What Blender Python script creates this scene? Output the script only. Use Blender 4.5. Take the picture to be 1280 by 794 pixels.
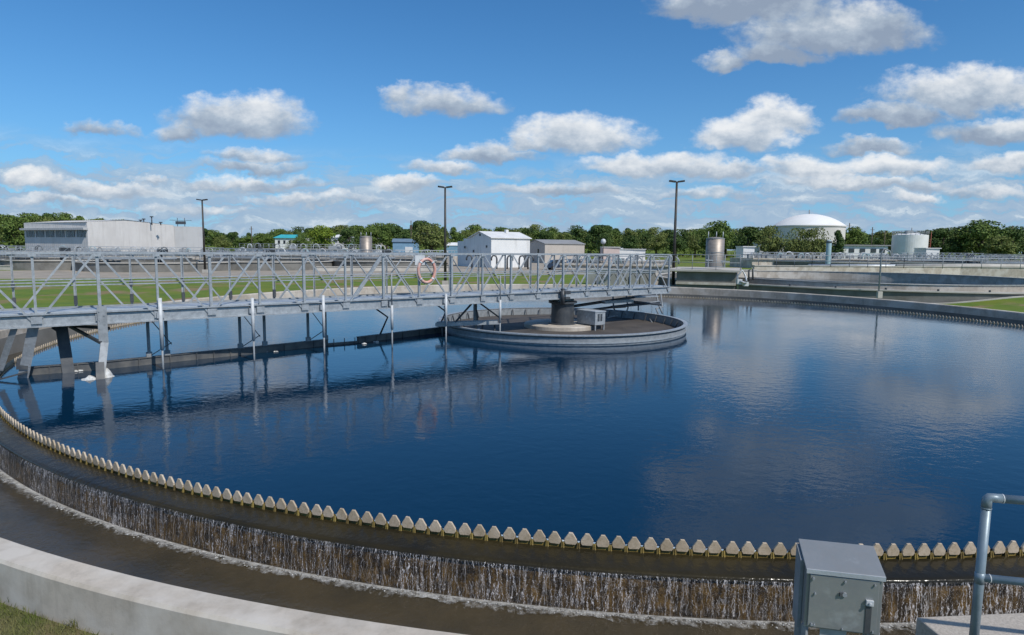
import bpy, math, random
from mathutils import Vector, Matrix
random.seed(7)
R = math.radians
S = bpy.context.scene
for o in list(bpy.data.objects): bpy.data.objects.remove(o)
COL = S.collection

# ------------------------------------------------------------------ camera
F, PX0, PY0, YH, ROLL = 792.936, 640.0, 397.0, 310.0, 0.0098
EYE = Vector((0, 0, 3.0))
TH = math.atan((PY0 - YH) / F)
cd = bpy.data.cameras.new('camera'); cam = bpy.data.objects.new('camera', cd); COL.objects.link(cam)
cd.sensor_width = 36; cd.lens = F / 1280 * 36; cd.clip_start = 0.1; cd.clip_end = 6000
fwd = Vector((0, math.cos(TH), -math.sin(TH))); rgt = Vector((1, 0, 0)); upv = rgt.cross(fwd)
c_, s_ = math.cos(ROLL), math.sin(ROLL)
xr = c_ * rgt + s_ * upv; yu = -s_ * rgt + c_ * upv
cam.matrix_world = Matrix(((xr.x, yu.x, -fwd.x, EYE.x), (xr.y, yu.y, -fwd.y, EYE.y), (xr.z, yu.z, -fwd.z, EYE.z), (0, 0, 0, 1)))
S.camera = cam

def ray(px, py):
    x, y = px - PX0, py - PY0
    x, y = (c_ * x + s_ * y) / F, (-s_ * x + c_ * y) / F
    return Vector((x, math.cos(TH) - y * math.sin(TH), -math.sin(TH) - y * math.cos(TH)))
def at(px, py, Y):                       # measured point of the place at distance Y in front of the camera
    d = ray(px, py); return EYE + d * (Y / d.y)
def onz(px, py, z):                      # measured point on a level z
    d = ray(px, py); return EYE + d * ((z - EYE.z) / d.z)

# ------------------------------------------------------------------ sun, sky
SUN_AZ = Vector((0.68, -0.733)).normalized(); SUN_EL = R(47)
sd = Vector((SUN_AZ.x * math.cos(SUN_EL), SUN_AZ.y * math.cos(SUN_EL), math.sin(SUN_EL)))
ld = bpy.data.lights.new('sun', 'SUN'); ld.energy = 3.6; ld.angle = R(0.53); ld.color = (1.0, 0.95, 0.88)
sun = bpy.data.objects.new('sun', ld); COL.objects.link(sun)
sun.rotation_mode = 'QUATERNION'; sun.rotation_quaternion = sd.to_track_quat('Z', 'Y'); sun.location = sd * 60
S.view_settings.view_transform = 'Standard'; S.view_settings.look = 'None'
S.view_settings.exposure = 0.0; S.view_settings.gamma = 1

W = bpy.data.worlds.new('World'); S.world = W; W.use_nodes = True
nt = W.node_tree; nt.nodes.clear()
def N(t, kind, **kw):
    n = t.nodes.new(kind)
    for k, v in kw.items(): setattr(n, k, v)
    return n
def put(t, sock, v):
    if isinstance(v, bpy.types.NodeSocket): t.links.new(v, sock)
    elif v is not None:
        try: sock.default_value = v
        except Exception: sock.default_value = (*v, 1) if len(v) == 3 else v
def M_(t, op, a, b=None, c=None, clamp=False):
    n = N(t, 'ShaderNodeMath', operation=op, use_clamp=clamp)
    put(t, n.inputs[0], a)
    if b is not None: put(t, n.inputs[1], b)
    if c is not None: put(t, n.inputs[2], c)
    return n.outputs[0]
def V_(t, op, a, b=None, out=0):
    n = N(t, 'ShaderNodeVectorMath', operation=op); put(t, n.inputs[0], a)
    if b is not None: put(t, n.inputs[1], b)
    return n.outputs[out]
def noise(t, vec, scale, detail=4, rough=0.5, out=0, dist=0.0):
    n = N(t, 'ShaderNodeTexNoise'); put(t, n.inputs['Vector'], vec); n.inputs['Scale'].default_value = scale
    n.inputs['Detail'].default_value = detail; n.inputs['Roughness'].default_value = rough
    n.inputs['Distortion'].default_value = dist
    return n.outputs[out]
def ramp(t, v, stops, interp='LINEAR'):
    n = N(t, 'ShaderNodeValToRGB'); put(t, n.inputs[0], v); cr = n.color_ramp; cr.interpolation = interp
    while len(cr.elements) < len(stops): cr.elements.new(0.5)
    for e, (p, c) in zip(cr.elements, stops):
        e.position = p; e.color = (c, c, c, 1) if isinstance(c, (int, float)) else (*c, 1)
    return n.outputs[0]
def mix(t, f, a, b, mode='MIX'):
    n = N(t, 'ShaderNodeMix', data_type='RGBA', blend_type=mode)
    put(t, n.inputs[0], f); put(t, n.inputs[6], a); put(t, n.inputs[7], b)
    return n.outputs[2]
def smooth(t, v, a, b):
    n = N(t, 'ShaderNodeMapRange', interpolation_type='SMOOTHSTEP'); put(t, n.inputs[0], v)
    n.inputs[1].default_value = a; n.inputs[2].default_value = b
    return n.outputs[0]

sky = N(nt, 'ShaderNodeTexSky', sky_type='NISHITA', sun_disc=False)
sky.sun_elevation = SUN_EL; sky.sun_rotation = math.atan2(SUN_AZ.x, SUN_AZ.y)
sky.air_density = 1.0; sky.dust_density = 0.25; sky.ozone_density = 3.0; sky.altitude = 50
SKY_STR = 0.112
tc = N(nt, 'ShaderNodeTexCoord'); G = tc.outputs['Generated']
sep = N(nt, 'ShaderNodeSeparateXYZ'); put(nt, sep.inputs[0], G)
dx, dy, dz = sep.outputs
yy = M_(nt, 'MAXIMUM', dy, 0.05)
U = M_(nt, 'DIVIDE', dx, yy); Vv = M_(nt, 'DIVIDE', dz, yy)
cmb = N(nt, 'ShaderNodeCombineXYZ'); put(nt, cmb.inputs[0], U); put(nt, cmb.inputs[1], Vv)
P = cmb.outputs[0]
# warp for ragged cloud edges
sc = V_(nt, 'MULTIPLY', P, (1.0, 1.5, 1.0))
w1 = noise(nt, sc, 9.0, 6, 0.58, out=1)
w2 = noise(nt, sc, 34.0, 4, 0.6, out=1)
off = V_(nt, 'MULTIPLY', V_(nt, 'SUBTRACT', w1, (0.5, 0.5, 0.5)), (0.115, 0.055, 0))
off2 = V_(nt, 'MULTIPLY', V_(nt, 'SUBTRACT', w2, (0.5, 0.5, 0.5)), (0.030, 0.022, 0))
PW = V_(nt, 'ADD', V_(nt, 'ADD', P, off), off2)
# individual cumulus: px, py, half width, half height, strength, whiteness
clouds = [(930, 8, 110, 34, 1, .35), (1050, 46, 115, 38, 1, .5), (1010, -70, 170, 60, 1, .35), (1150, -40, 110, 50, .8, .4),
 (905, 76, 38, 15, .8, .45), (968, 72, 60, 18, .9, .45), (860, 8, 30, 14, .6, .4),
 (296, 152, 88, 31, 1, .7), (222, 166, 42, 14, .8, .6), (556, 130, 70, 22, .85, .6), (505, 118, 26, 14, .7, .6),
 (122, 162, 42, 12, .6, .55), (722, 172, 82, 30, 1, .9), (655, 183, 30, 12, .8, .8), (925, 176, 60, 26, 1, 1.0), (965, 152, 48, 28, 1, 1.0),
 (1205, 122, 105, 32, 1, .85), (1120, 148, 66, 16, .9, .6), (1090, 182, 60, 13, .9, .55), (1250, 166, 80, 18, .9, .6), (1262, 206, 60, 16, .9, .9),
 (322, 196, 58, 11, .8, .7), (312, 210, 82, 10, .7, .6), (50, 232, 42, 14, .9, .9), (125, 240, 80, 13, .8, .75), (185, 225, 26, 9, .7, .8),
 (300, 232, 70, 12, .8, .8), (372, 228, 30, 9, .7, .75), (550, 213, 45, 12, .9, .85), (608, 196, 62, 12, .8, .65), (503, 234, 36, 12, .9, .85),
 (815, 210, 95, 19, 1, .9), (900, 216, 60, 13, .9, .8), (1012, 214, 60, 19, 1, 1.0), (1110, 208, 75, 17, .9, 1.0), (1075, 230, 110, 12, .9, .85),
 (1146, 248, 30, 9, .9, 1.0), (70, 256, 80, 9, .6, .8), (400, 250, 90, 9, .6, .8), (700, 240, 90, 11, .7, .7), (240, 262, 80, 7, .5, .8),
 (880, 245, 70, 9, .6, .8), (1230, 240, 60, 10, .7, .8), (-120, 200, 90, 26, 1, .8), (-200, 110, 120, 40, 1, .7), (1420, 150, 120, 40, 1, .7),
 (1500, 40, 120, 50, 1, .6), (420, -230, 190, 70, .8, .5), (1330, -260, 220, 80, .9, .5), (100, -420, 260, 120, .8, .5)]
best = None; wsum = None; hsum = None; bsum = None
for (cx, cy, rx, ry, st, wh) in clouds:
    d = ray(cx, cy); u0, v0 = d.x / d.y, d.z / d.y
    rel = V_(nt, 'MULTIPLY', V_(nt, 'SUBTRACT', PW, (u0, v0, 0)), (F / rx / 1.08, F / ry / 1.12, 0))
    sp = N(nt, 'ShaderNodeSeparateXYZ'); put(nt, sp.inputs[0], rel)
    ay = M_(nt, 'MAXIMUM', sp.outputs[1], M_(nt, 'MULTIPLY', sp.outputs[1], -1.75))
    r2 = M_(nt, 'ADD', M_(nt, 'MULTIPLY', sp.outputs[0], sp.outputs[0]), M_(nt, 'MULTIPLY', ay, ay))
    dn = M_(nt, 'MULTIPLY', M_(nt, 'SUBTRACT', 1.25, r2, clamp=False), st)
    w = M_(nt, 'MAXIMUM', dn, 0.0)
    best = dn if best is None else M_(nt, 'MAXIMUM', best, dn)
    wsum = w if wsum is None else M_(nt, 'ADD', wsum, w)
    hh = M_(nt, 'MULTIPLY', w, sp.outputs[1]); hsum = hh if hsum is None else M_(nt, 'ADD', hsum, hh)
    bb = M_(nt, 'MULTIPLY', w, wh); bsum = bb if bsum is None else M_(nt, 'ADD', bsum, bb)
ws = M_(nt, 'ADD', wsum, 0.001)
hrel = M_(nt, 'DIVIDE', hsum, ws); brel = M_(nt, 'DIVIDE', bsum, ws)
nfine = noise(nt, sc, 30.0, 6, 0.62)
nmid = noise(nt, sc, 11.0, 5, 0.6)
dens = M_(nt, 'ADD', best, M_(nt, 'MULTIPLY', M_(nt, 'SUBTRACT', nfine, 0.5), 1.25))
front = smooth(nt, dy, 0.15, 0.3)
a1 = M_(nt, 'MULTIPLY', smooth(nt, dens, 0.0, 0.95), front)
# layer of small distant clouds near the horizon, seen edge on
zz = M_(nt, 'MAXIMUM', dz, 0.012)
pl = N(nt, 'ShaderNodeCombineXYZ')
put(nt, pl.inputs[0], M_(nt, 'DIVIDE', dx, M_(nt, 'ADD', zz, 0.02))); put(nt, pl.inputs[1], M_(nt, 'DIVIDE', dy, M_(nt, 'ADD', zz, 0.02)))
nl = noise(nt, V_(nt, 'MULTIPLY', PW, (1.0, 5.2, 1.0)), 8.0, 7, 0.6)
band = smooth(nt, dz, 0.13, 0.04)
thr = M_(nt, 'ADD', nl, M_(nt, 'MULTIPLY', band, 0.06))
a2 = M_(nt, 'MULTIPLY', smooth(nt, thr, 0.43, 0.545), M_(nt, 'MULTIPLY', M_(nt, 'MULTIPLY', smooth(nt, dz, 0.15, 0.075), 0.92), front))
nb = noise(nt, pl.outputs[0], 0.8, 6, 0.55)
back = M_(nt, 'SUBTRACT', 1.0, front)
a3 = M_(nt, 'MULTIPLY', M_(nt, 'MULTIPLY', smooth(nt, nb, 0.5, 0.64), back), smooth(nt, dz, 0.02, 0.1))
# cloud brightness: sunlit tops, grey bases
lit = M_(nt, 'ADD', M_(nt, 'MULTIPLY', hrel, 0.62), M_(nt, 'MULTIPLY', M_(nt, 'SUBTRACT', nmid, 0.5), 1.5))
lit = M_(nt, 'ADD', lit, M_(nt, 'MULTIPLY', M_(nt, 'SUBTRACT', nfine, 0.5), 0.9))
lit = M_(nt, 'ADD', M_(nt, 'SUBTRACT', lit, 0.42), brel)
thin = M_(nt, 'SUBTRACT', 1.0, smooth(nt, dens, 0.2, 1.2))
lit = M_(nt, 'ADD', lit, M_(nt, 'MULTIPLY', thin, 0.12))
ccol = ramp(nt, lit, [(0.0, (0.29, 0.36, 0.47)), (0.35, (0.42, 0.50, 0.60)), (0.68, (0.66, 0.71, 0.77)), (1.0, (0.86, 0.88, 0.90))])
lcol = ramp(nt, nl, [(0.46, (0.33, 0.46, 0.63)), (0.56, (0.40, 0.52, 0.66)), (0.64, (0.60, 0.69, 0.78)), (0.74, (0.76, 0.81, 0.86))])
skyc = mix(nt, 1.0, sky.outputs[0], (0.33, 0.762, 1.07, 1), 'MULTIPLY')
skyc = V_(nt, 'SCALE', skyc); nt.nodes[-1].inputs['Scale'].default_value = SKY_STR
airy = M_(nt, 'MULTIPLY', M_(nt, 'POWER', 2.71828, M_(nt, 'MULTIPLY', M_(nt, 'ABSOLUTE', dz), -9.0)), 0.85)
skyc = mix(nt, airy, skyc, (0.33, 0.51, 0.74, 1))
c1 = mix(nt, a2, skyc, lcol)
c2 = mix(nt, a3, c1, (0.6, 0.65, 0.7, 1))
c3 = mix(nt, M_(nt, 'MULTIPLY', a1, 0.96), c2, ccol)
bg = N(nt, 'ShaderNodeBackground'); put(nt, bg.inputs[0], c3); bg.inputs[1].default_value = 1.0
wo = N(nt, 'ShaderNodeOutputWorld'); nt.links.new(bg.outputs[0], wo.inputs[0])
W.cycles.sampling_method = 'MANUAL'; W.cycles.sample_map_resolution = 512

# ------------------------------------------------------------------ materials
def mat(name, base, base2=None, scale=3.0, rough=0.7, metal=0.0, bump=0.0, bscale=20.0, detail=6, spec=0.5, extra=None, lo=0.4, hi=0.62, stretch=None, rough2=None):
    m = bpy.data.materials.new(name); m.use_nodes = True; t = m.node_tree
    b = t.nodes['Principled BSDF']
    b.inputs['Roughness'].default_value = rough; b.inputs['Metallic'].default_value = metal
    b.inputs['Specular IOR Level'].default_value = spec
    co = N(t, 'ShaderNodeTexCoord').outputs['Object']
    if stretch: co = V_(t, 'MULTIPLY', co, stretch)
    if base2 is None: base2 = tuple(v * 0.8 for v in base)
    n = noise(t, co, scale, detail, 0.6)
    f = ramp(t, n, [(lo, 0.0), (hi, 1.0)])
    col = mix(t, f, (*base, 1), (*base2, 1))
    if extra: col = extra(t, co, col, b)
    put(t, b.inputs['Base Color'], col)
    if rough2 is not None:
        put(t, b.inputs['Roughness'], M_(t, 'ADD', M_(t, 'MULTIPLY', f, rough2 - rough), rough))
    if bump:
        bn = N(t, 'ShaderNodeBump'); put(t, bn.inputs['Height'], noise(t, co, bscale, 6, 0.65)); bn.inputs['Strength'].default_value = bump
        bn.inputs['Distance'].default_value = 0.02
        put(t, b.inputs['Normal'], bn.outputs[0])
    return m
MT = {}
MT['galv'] = mat('galvanised_steel', (0.40, 0.44, 0.48), (0.29, 0.325, 0.36), 9, 0.42, 0.35, 0.05, 40)
def galvx(t, co, col, b):
    col = mix(t, ramp(t, noise(t, co, 1.1, 5, 0.65), [(0.48, 0.0), (0.66, 0.5)]), col, (0.24, 0.26, 0.275, 1))
    col = mix(t, ramp(t, noise(t, co, 22, 3, 0.6), [(0.35, 0.3), (0.5, 0.0)]), col, (0.55, 0.58, 0.60, 1))
    return mix(t, ramp(t, noise(t, co, 2.7, 6, 0.7), [(0.63, 0.0), (0.72, 0.55)]), col, (0.20, 0.14, 0.09, 1))
MT['galv'] = mat('galvanised_steel', (0.42, 0.45, 0.475), (0.32, 0.345, 0.37), 9, 0.45, 0.3, 0.05, 40, extra=galvx)
MT['galv_dull'] = mat('dull_galvanised_steel', (0.30, 0.325, 0.345), (0.22, 0.24, 0.255), 7, 0.62, 0.1, 0.08, 30)
MT['deckgrate'] = mat('aluminium_deck_plate', (0.50, 0.54, 0.58), (0.40, 0.44, 0.47), 2.5, 0.5, 0.3, 0.15, 60)
MT['white_paint'] = mat('white_painted_tube', (0.60, 0.62, 0.63), (0.46, 0.48, 0.50), 6, 0.5)
MT['dark_steel'] = mat('dark_coated_steel', (0.055, 0.062, 0.072), (0.085, 0.09, 0.095), 5, 0.5, 0.2, 0.1, 25)
MT['beam'] = mat('weathered_beam_plate', (0.085, 0.09, 0.095), (0.16, 0.155, 0.145), 2.5, 0.6, 0.1, 0.15, 20)
def streaks(t, co, col, b):
    v = V_(t, 'MULTIPLY', co, (6, 6, 0.5)); n = noise(t, v, 1.3, 6, 0.65)
    f = ramp(t, n, [(0.5, 0.0), (0.75, 0.42)])
    col = mix(t, f, col, (0.20, 0.175, 0.14, 1))
    n2 = noise(t, co, 60, 3, 0.6)
    col = mix(t, ramp(t, n2, [(0.27, 0.22), (0.40, 0.0)]), col, (0.20, 0.175, 0.14, 1))
    v3 = noise(t, co, 0.9, 5, 0.6)
    return mix(t, ramp(t, v3, [(0.47, 0.0), (0.60, 0.75)]), mix(t, ramp(t, noise(t, co, 7, 6, 0.7), [(0.42, 0.0), (0.62, 0.32)]), col, (0.30, 0.265, 0.215, 1)), (0.60, 0.56, 0.50, 1))
MT['concrete'] = mat('weathered_concrete', (0.52, 0.46, 0.385), (0.41, 0.36, 0.30), 1.2, 0.85, 0, 0.10, 45, extra=streaks)
MT['concrete_dark'] = mat('dark_concrete', (0.20, 0.195, 0.18), (0.14, 0.135, 0.12), 0.8, 0.85, 0, 0.2, 25, extra=None)
MT['concrete_pale'] = mat('pale_concrete', (0.50, 0.475, 0.43), (0.40, 0.375, 0.335), 0.6, 0.85, 0, 0.1, 12)
MT['pad'] = mat('sandy_concrete_slab', (0.47, 0.42, 0.36), (0.36, 0.32, 0.27), 60, 0.9, 0, 0.3, 120)
def tooth_x(t, co, col, b):
    n = noise(t, co, 25, 5, 0.7)
    return mix(t, ramp(t, n, [(0.35, 0.5), (0.5, 0.0)]), col, (0.28, 0.22, 0.13, 1))
MT['tooth'] = mat('cream_weir_tooth', (0.56, 0.465, 0.35), (0.40, 0.32, 0.22), 2.6, 0.7, 0, 0.2, 60, extra=tooth_x)
MT['algae'] = mat('algae_stained_weir_plate', (0.30, 0.22, 0.06), (0.12, 0.085, 0.03), 5, 0.45, 0, 0.3, 40)
MT['ledge'] = mat('algae_ledge', (0.075, 0.058, 0.026), (0.035, 0.028, 0.014), 3, 0.35, 0, 0.3, 30)
def wet(t, co, col, b):
    v = V_(t, 'MULTIPLY', co, (9, 9, 1.2)); n = noise(t, v, 1.6, 6, 0.65)
    return mix(t, ramp(t, n, [(0.42, 0.0), (0.62, 0.85)]), col, (0.014, 0.011, 0.008, 1))
MT['wetwall'] = mat('wet_brown_wall', (0.155, 0.093, 0.027), (0.035, 0.024, 0.012), 8, 0.22, 0, 0.8, 30, extra=wet)

def grass_mat(name, dry=0.5):
    def ex(t, co, col, b):
        n = noise(t, co, 0.28, 6, 0.66); n2 = noise(t, co, 0.22, 5, 0.62)
        col = mix(t, ramp(t, n, [(0.45, 0.0), (0.62, 0.75)]), col, (0.17, 0.19, 0.025, 1))
        col = mix(t, ramp(t, n2, [(0.54, 0.0), (0.62, dry)]), col, (0.24, 0.17, 0.095, 1))
        return col
    return mat(name, (0.095, 0.155, 0.022), (0.130, 0.190, 0.026), 1.2, 0.9, 0, 0.6, 6, spec=0.2, extra=ex)
MT['grass'] = grass_mat('lawn_grass', 0.9)
MT['blade'] = mat('grass_blade', (0.10, 0.13, 0.03), (0.22, 0.19, 0.09), 2.2, 0.8, spec=0.2)
MT['verge'] = mat('worn_verge', (0.085, 0.09, 0.03), (0.15, 0.12, 0.06), 2.5, 0.95, 0, 0.6, 20)
MT['yard'] = mat('grey_yard', (0.10, 0.10, 0.085), (0.17, 0.165, 0.13), 0.18, 0.95, 0, 0.3, 5)
MT['gravel'] = mat('pale_gravel', (0.36, 0.31, 0.25), (0.27, 0.24, 0.195), 0.5, 0.95, 0, 0.5, 15)
MT['soil'] = mat('bare_soil', (0.17, 0.12, 0.075), (0.12, 0.10, 0.05), 3, 0.95, 0, 0.5, 20)

def water_mat(name, col, rough=0.03, bs=0.35, sc=2.4, stretch=(1, 1, 1), dist=0.06, col2=None):
    m = bpy.data.materials.new(name); m.use_nodes = True; t = m.node_tree; b = t.nodes['Principled BSDF']
    co = N(t, 'ShaderNodeTexCoord').outputs['Object']
    co2 = V_(t, 'MULTIPLY', co, stretch)
    n1 = noise(t, co2, sc, 3, 0.5, dist=0.4); n2 = noise(t, co2, sc * 3.1, 3, 0.55, dist=0.2); n3 = noise(t, co, 0.25, 2, 0.5)
    h = M_(t, 'ADD', n1, M_(t, 'MULTIPLY', n2, 0.38))
    amp = M_(t, 'ADD', 0.45, M_(t, 'MULTIPLY', ramp(t, n3, [(0.35, 0.0), (0.65, 1.0)]), 0.75))
    h = M_(t, 'MULTIPLY', h, amp)
    bn = N(t, 'ShaderNodeBump'); put(t, bn.inputs['Height'], h); bn.inputs['Strength'].default_value = bs; bn.inputs['Distance'].default_value = dist
    put(t, b.inputs['Normal'], bn.outputs[0])
    c = (*col, 1)
    if col2: c = mix(t, ramp(t, noise(t, co, 0.8, 5, 0.6), [(0.4, 0.0), (0.62, 1.0)]), c, (*col2, 1))
    put(t, b.inputs['Base Color'], c); b.inputs['Roughness'].default_value = rough; b.inputs['IOR'].default_value = 1.333
    b.inputs['Specular IOR Level'].default_value = 0.5
    return m
MT['water'] = water_mat('clear_deep_water', (0.002, 0.023, 0.054), 0.015, 0.5, 3.8, (1, 1.25, 1), 0.0085)
MT['launderw'] = water_mat('launder_water', (0.034, 0.027, 0.012), 0.16, 0.5, 7, (1, 1, 1), 0.03, (0.018, 0.016, 0.010))
MT['channelw'] = water_mat('brown_channel_water', (0.066, 0.052, 0.031), 0.10, 0.6, 9, (1, 1, 1), 0.022, (0.042, 0.036, 0.024))
MT['farw'] = water_mat('far_basin_water', (0.01, 0.03, 0.05), 0.04, 0.4, 1.5, (1, 1, 1), 0.008)
MT['scum'] = mat('brown_scum_surface', (0.092, 0.079, 0.068), (0.060, 0.052, 0.046), 1.1, 0.75, 0, 0.5, 60)
m = bpy.data.materials.new('falling_water'); m.use_nodes = True; t = m.node_tree; b = t.nodes['Principled BSDF']
b.inputs['Base Color'].default_value = (0.80, 0.79, 0.80, 1); b.inputs['Roughness'].default_value = 0.08
b.inputs['Transmission Weight'].default_value = 0.6; b.inputs['IOR'].default_value = 1.33; MT['fall'] = m
def sheet_mat():
    m = bpy.data.materials.new('falling_water_film'); m.use_nodes = True; t = m.node_tree; b = t.nodes['Principled BSDF']
    co = N(t, 'ShaderNodeTexCoord').outputs['Object']; q = V_(t, 'SUBTRACT', co, (3.22, 23.88, 0)); sp = N(t, 'ShaderNodeSeparateXYZ'); put(t, sp.inputs[0], q)
    ang = M_(t, 'MULTIPLY', M_(t, 'ARCTAN2', sp.outputs[0], M_(t, 'MULTIPLY', sp.outputs[1], -1.0)), 18.08)
    cb = N(t, 'ShaderNodeCombineXYZ'); put(t, cb.inputs[0], ang); put(t, cb.inputs[1], sp.outputs[2]); v = cb.outputs[0]
    wv = V_(t, 'ADD', v, V_(t, 'MULTIPLY', V_(t, 'SUBTRACT', noise(t, v, 22, 3, 0.6, out=1), (.5, .5, .5)), (0.045, 0.0, 0)))
    n1 = noise(t, V_(t, 'MULTIPLY', wv, (20, 2.2, 0)), 1.0, 3, 0.5); n2 = noise(t, V_(t, 'MULTIPLY', wv, (55, 10, 0)), 1.0, 3, 0.6); n3 = noise(t, V_(t, 'MULTIPLY', wv, (95, 42, 0)), 1.0, 2, 0.6); n4 = noise(t, V_(t, 'MULTIPLY', v, (1.1, 0.4, 0)), 1.0, 4, 0.6)
    ridge = M_(t, 'SUBTRACT', 1.0, M_(t, 'MULTIPLY', M_(t, 'ABSOLUTE', M_(t, 'SUBTRACT', n1, 0.5)), 34.0), clamp=True)
    ridge2 = M_(t, 'SUBTRACT', 1.0, M_(t, 'MULTIPLY', M_(t, 'ABSOLUTE', M_(t, 'SUBTRACT', n2, 0.5)), 26.0), clamp=True)
    brk = smooth(t, n3, 0.48, 0.64)
    up = smooth(t, sp.outputs[2], -0.30, -0.16)
    a = M_(t, 'MULTIPLY', ridge, M_(t, 'ADD', M_(t, 'MULTIPLY', brk, 0.6), 0.36))
    a = M_(t, 'MAXIMUM', a, M_(t, 'MULTIPLY', M_(t, 'MULTIPLY', ridge2, brk), M_(t, 'ADD', 0.36, M_(t, 'MULTIPLY', up, 0.35))))
    a = M_(t, 'MULTIPLY', a, M_(t, 'ADD', 0.40, smooth(t, n4, 0.38, 0.62)), clamp=True)
    film = N(t, 'ShaderNodeBsdfGlossy'); film.inputs['Roughness'].default_value = 0.16; film.inputs['Color'].default_value = (0.9, 0.9, 0.95, 1)
    bn = N(t, 'ShaderNodeBump'); put(t, bn.inputs['Height'], M_(t, 'ADD', n1, M_(t, 'ADD', M_(t, 'MULTIPLY', n2, .6), M_(t, 'MULTIPLY', n3, .3)))); bn.inputs['Distance'].default_value = 0.03; bn.inputs['Strength'].default_value = 0.9
    put(t, film.inputs['Normal'], bn.outputs[0]); put(t, b.inputs['Normal'], bn.outputs[0])
    tr = N(t, 'ShaderNodeBsdfTransparent'); mx = N(t, 'ShaderNodeMixShader'); mx2 = N(t, 'ShaderNodeMixShader'); mx.inputs[0].default_value = 0.045
    t.links.new(tr.outputs[0], mx.inputs[1]); t.links.new(film.outputs[0], mx.inputs[2])
    b.inputs['Base Color'].default_value = (0.86, 0.84, 0.86, 1); b.inputs['Roughness'].default_value = 0.2
    put(t, mx2.inputs[0], a); t.links.new(mx.outputs[0], mx2.inputs[1]); t.links.new(b.outputs[0], mx2.inputs[2])
    t.links.new(mx2.outputs[0], t.nodes['Material Output'].inputs[0]); return m
MT['film'] = sheet_mat()
MT['foam'] = mat('white_foam', (0.72, 0.73, 0.72), (0.50, 0.49, 0.46), 14, 0.55, 0, 0.8, 60)
def foam_alpha(t, co, col, b):
    n = noise(t, co, 11, 8, 0.72)
    rr = V_(t, 'LENGTH', V_(t, 'SUBTRACT', V_(t, 'MULTIPLY', co, (1, 1, 0)), (3.22, 23.88, 0)), out=1)
    d = M_(t, 'MULTIPLY', M_(t, 'SUBTRACT', rr, 17.75 + .335), 2.1)
    put(t, b.inputs['Alpha'], ramp(t, M_(t, 'SUBTRACT', n, d), [(0.10, 0.0), (0.46, 0.9)]))
    return col
MT['foamsheet'] = mat('broken_foam', (0.70, 0.70, 0.68), (0.52, 0.50, 0.46), 20, 0.6, 0, 0.9, 70, extra=foam_alpha)
MT['cream'] = mat('cream_corrugated_cladding', (0.56, 0.535, 0.50), (0.52, 0.495, 0.46), 0.25, 0.7, stretch=(1, 1, 0.1))
def corr(t, co, col, b):
    w = N(t, 'ShaderNodeTexWave', wave_type='BANDS', bands_direction='DIAGONAL'); put(t, w.inputs['Vector'], V_(t, 'MULTIPLY', co, (1, 1, 0)))
    w.inputs['Scale'].default_value = 1.6
    bn = N(t, 'ShaderNodeBump'); put(t, bn.inputs['Height'], w.outputs[1]); bn.inputs['Strength'].default_value = 0.5; bn.inputs['Distance'].default_value = 0.04
    put(t, b.inputs['Normal'], bn.outputs[0])
    n = noise(t, V_(t, 'MULTIPLY', co, (1.5, 1.5, 0.15)), 1, 5, 0.6)
    return mix(t, ramp(t, n, [(0.5, 0.0), (0.75, 0.3)]), col, (0.30, 0.28, 0.25, 1))
MT['cream'] = mat('cream_cladding', (0.66, 0.635, 0.61), (0.60, 0.575, 0.55), 0.25, 0.7, extra=corr)
MT['greyclad'] = mat('grey_cladding', (0.50, 0.50, 0.50), (0.46, 0.46, 0.46), 0.3, 0.7, extra=corr)
MT['white'] = mat('white_cladding', (0.78, 0.78, 0.77), (0.72, 0.72, 0.71), 0.4, 0.6, extra=corr)
MT['white_smooth'] = mat('white_smooth_paint', (0.76, 0.76, 0.75), (0.68, 0.68, 0.66), 0.5, 0.55)
MT['beige'] = mat('beige_cladding', (0.50, 0.45, 0.40), (0.46, 0.41, 0.36), 0.4, 0.7, extra=corr)
MT['greyroof'] = mat('grey_sheet_roof', (0.30, 0.30, 0.30), (0.25, 0.25, 0.25), 0.5, 0.6)
MT['whiteroof'] = mat('white_sheet_roof', (0.75, 0.75, 0.74), (0.66, 0.66, 0.65), 0.6, 0.5)
MT['teal'] = mat('turquoise_roof', (0.05, 0.42, 0.46), (0.04, 0.36, 0.40), 0.8, 0.5)
MT['blue'] = mat('pale_blue_wall', (0.20, 0.35, 0.48), (0.17, 0.30, 0.42), 0.8, 0.7)
MT['blueroof'] = mat('blue_grey_roof', (0.16, 0.23, 0.30), (0.13, 0.19, 0.25), 0.8, 0.6)
MT['pink'] = mat('pinkish_render', (0.62, 0.50, 0.46), (0.56, 0.45, 0.41), 0.8, 0.8)
MT['glass'] = mat('dark_window_glass', (0.03, 0.035, 0.045), (0.05, 0.055, 0.06), 1.0, 0.1, spec=0.8)
MT['blind'] = mat('grey_blind', (0.45, 0.46, 0.47), (0.35, 0.36, 0.37), 5, 0.6)
MT['stainless'] = mat('stainless_tank_steel', (0.34, 0.30, 0.265), (0.27, 0.24, 0.21), 1.5, 0.5, 0.45, 0.05, 8, stretch=(1, 1, 3))
MT['dome'] = mat('pale_tank_render', (0.70, 0.665, 0.625), (0.62, 0.59, 0.55), 0.15, 0.8)
MT['domew'] = mat('white_dome_roof', (0.80, 0.79, 0.77), (0.74, 0.73, 0.71), 0.2, 0.7)
MT['red'] = mat('rusty_red_paint', (0.35, 0.08, 0.05), (0.25, 0.07, 0.045), 3, 0.6)
MT['pole'] = mat('dark_bronze_pole', (0.035, 0.032, 0.03), (0.055, 0.048, 0.042), 3, 0.5, 0.2)
MT['ring'] = mat('faded_orange_lifebuoy', (0.66, 0.30, 0.23), (0.62, 0.44, 0.39), 7, 0.6)
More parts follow.
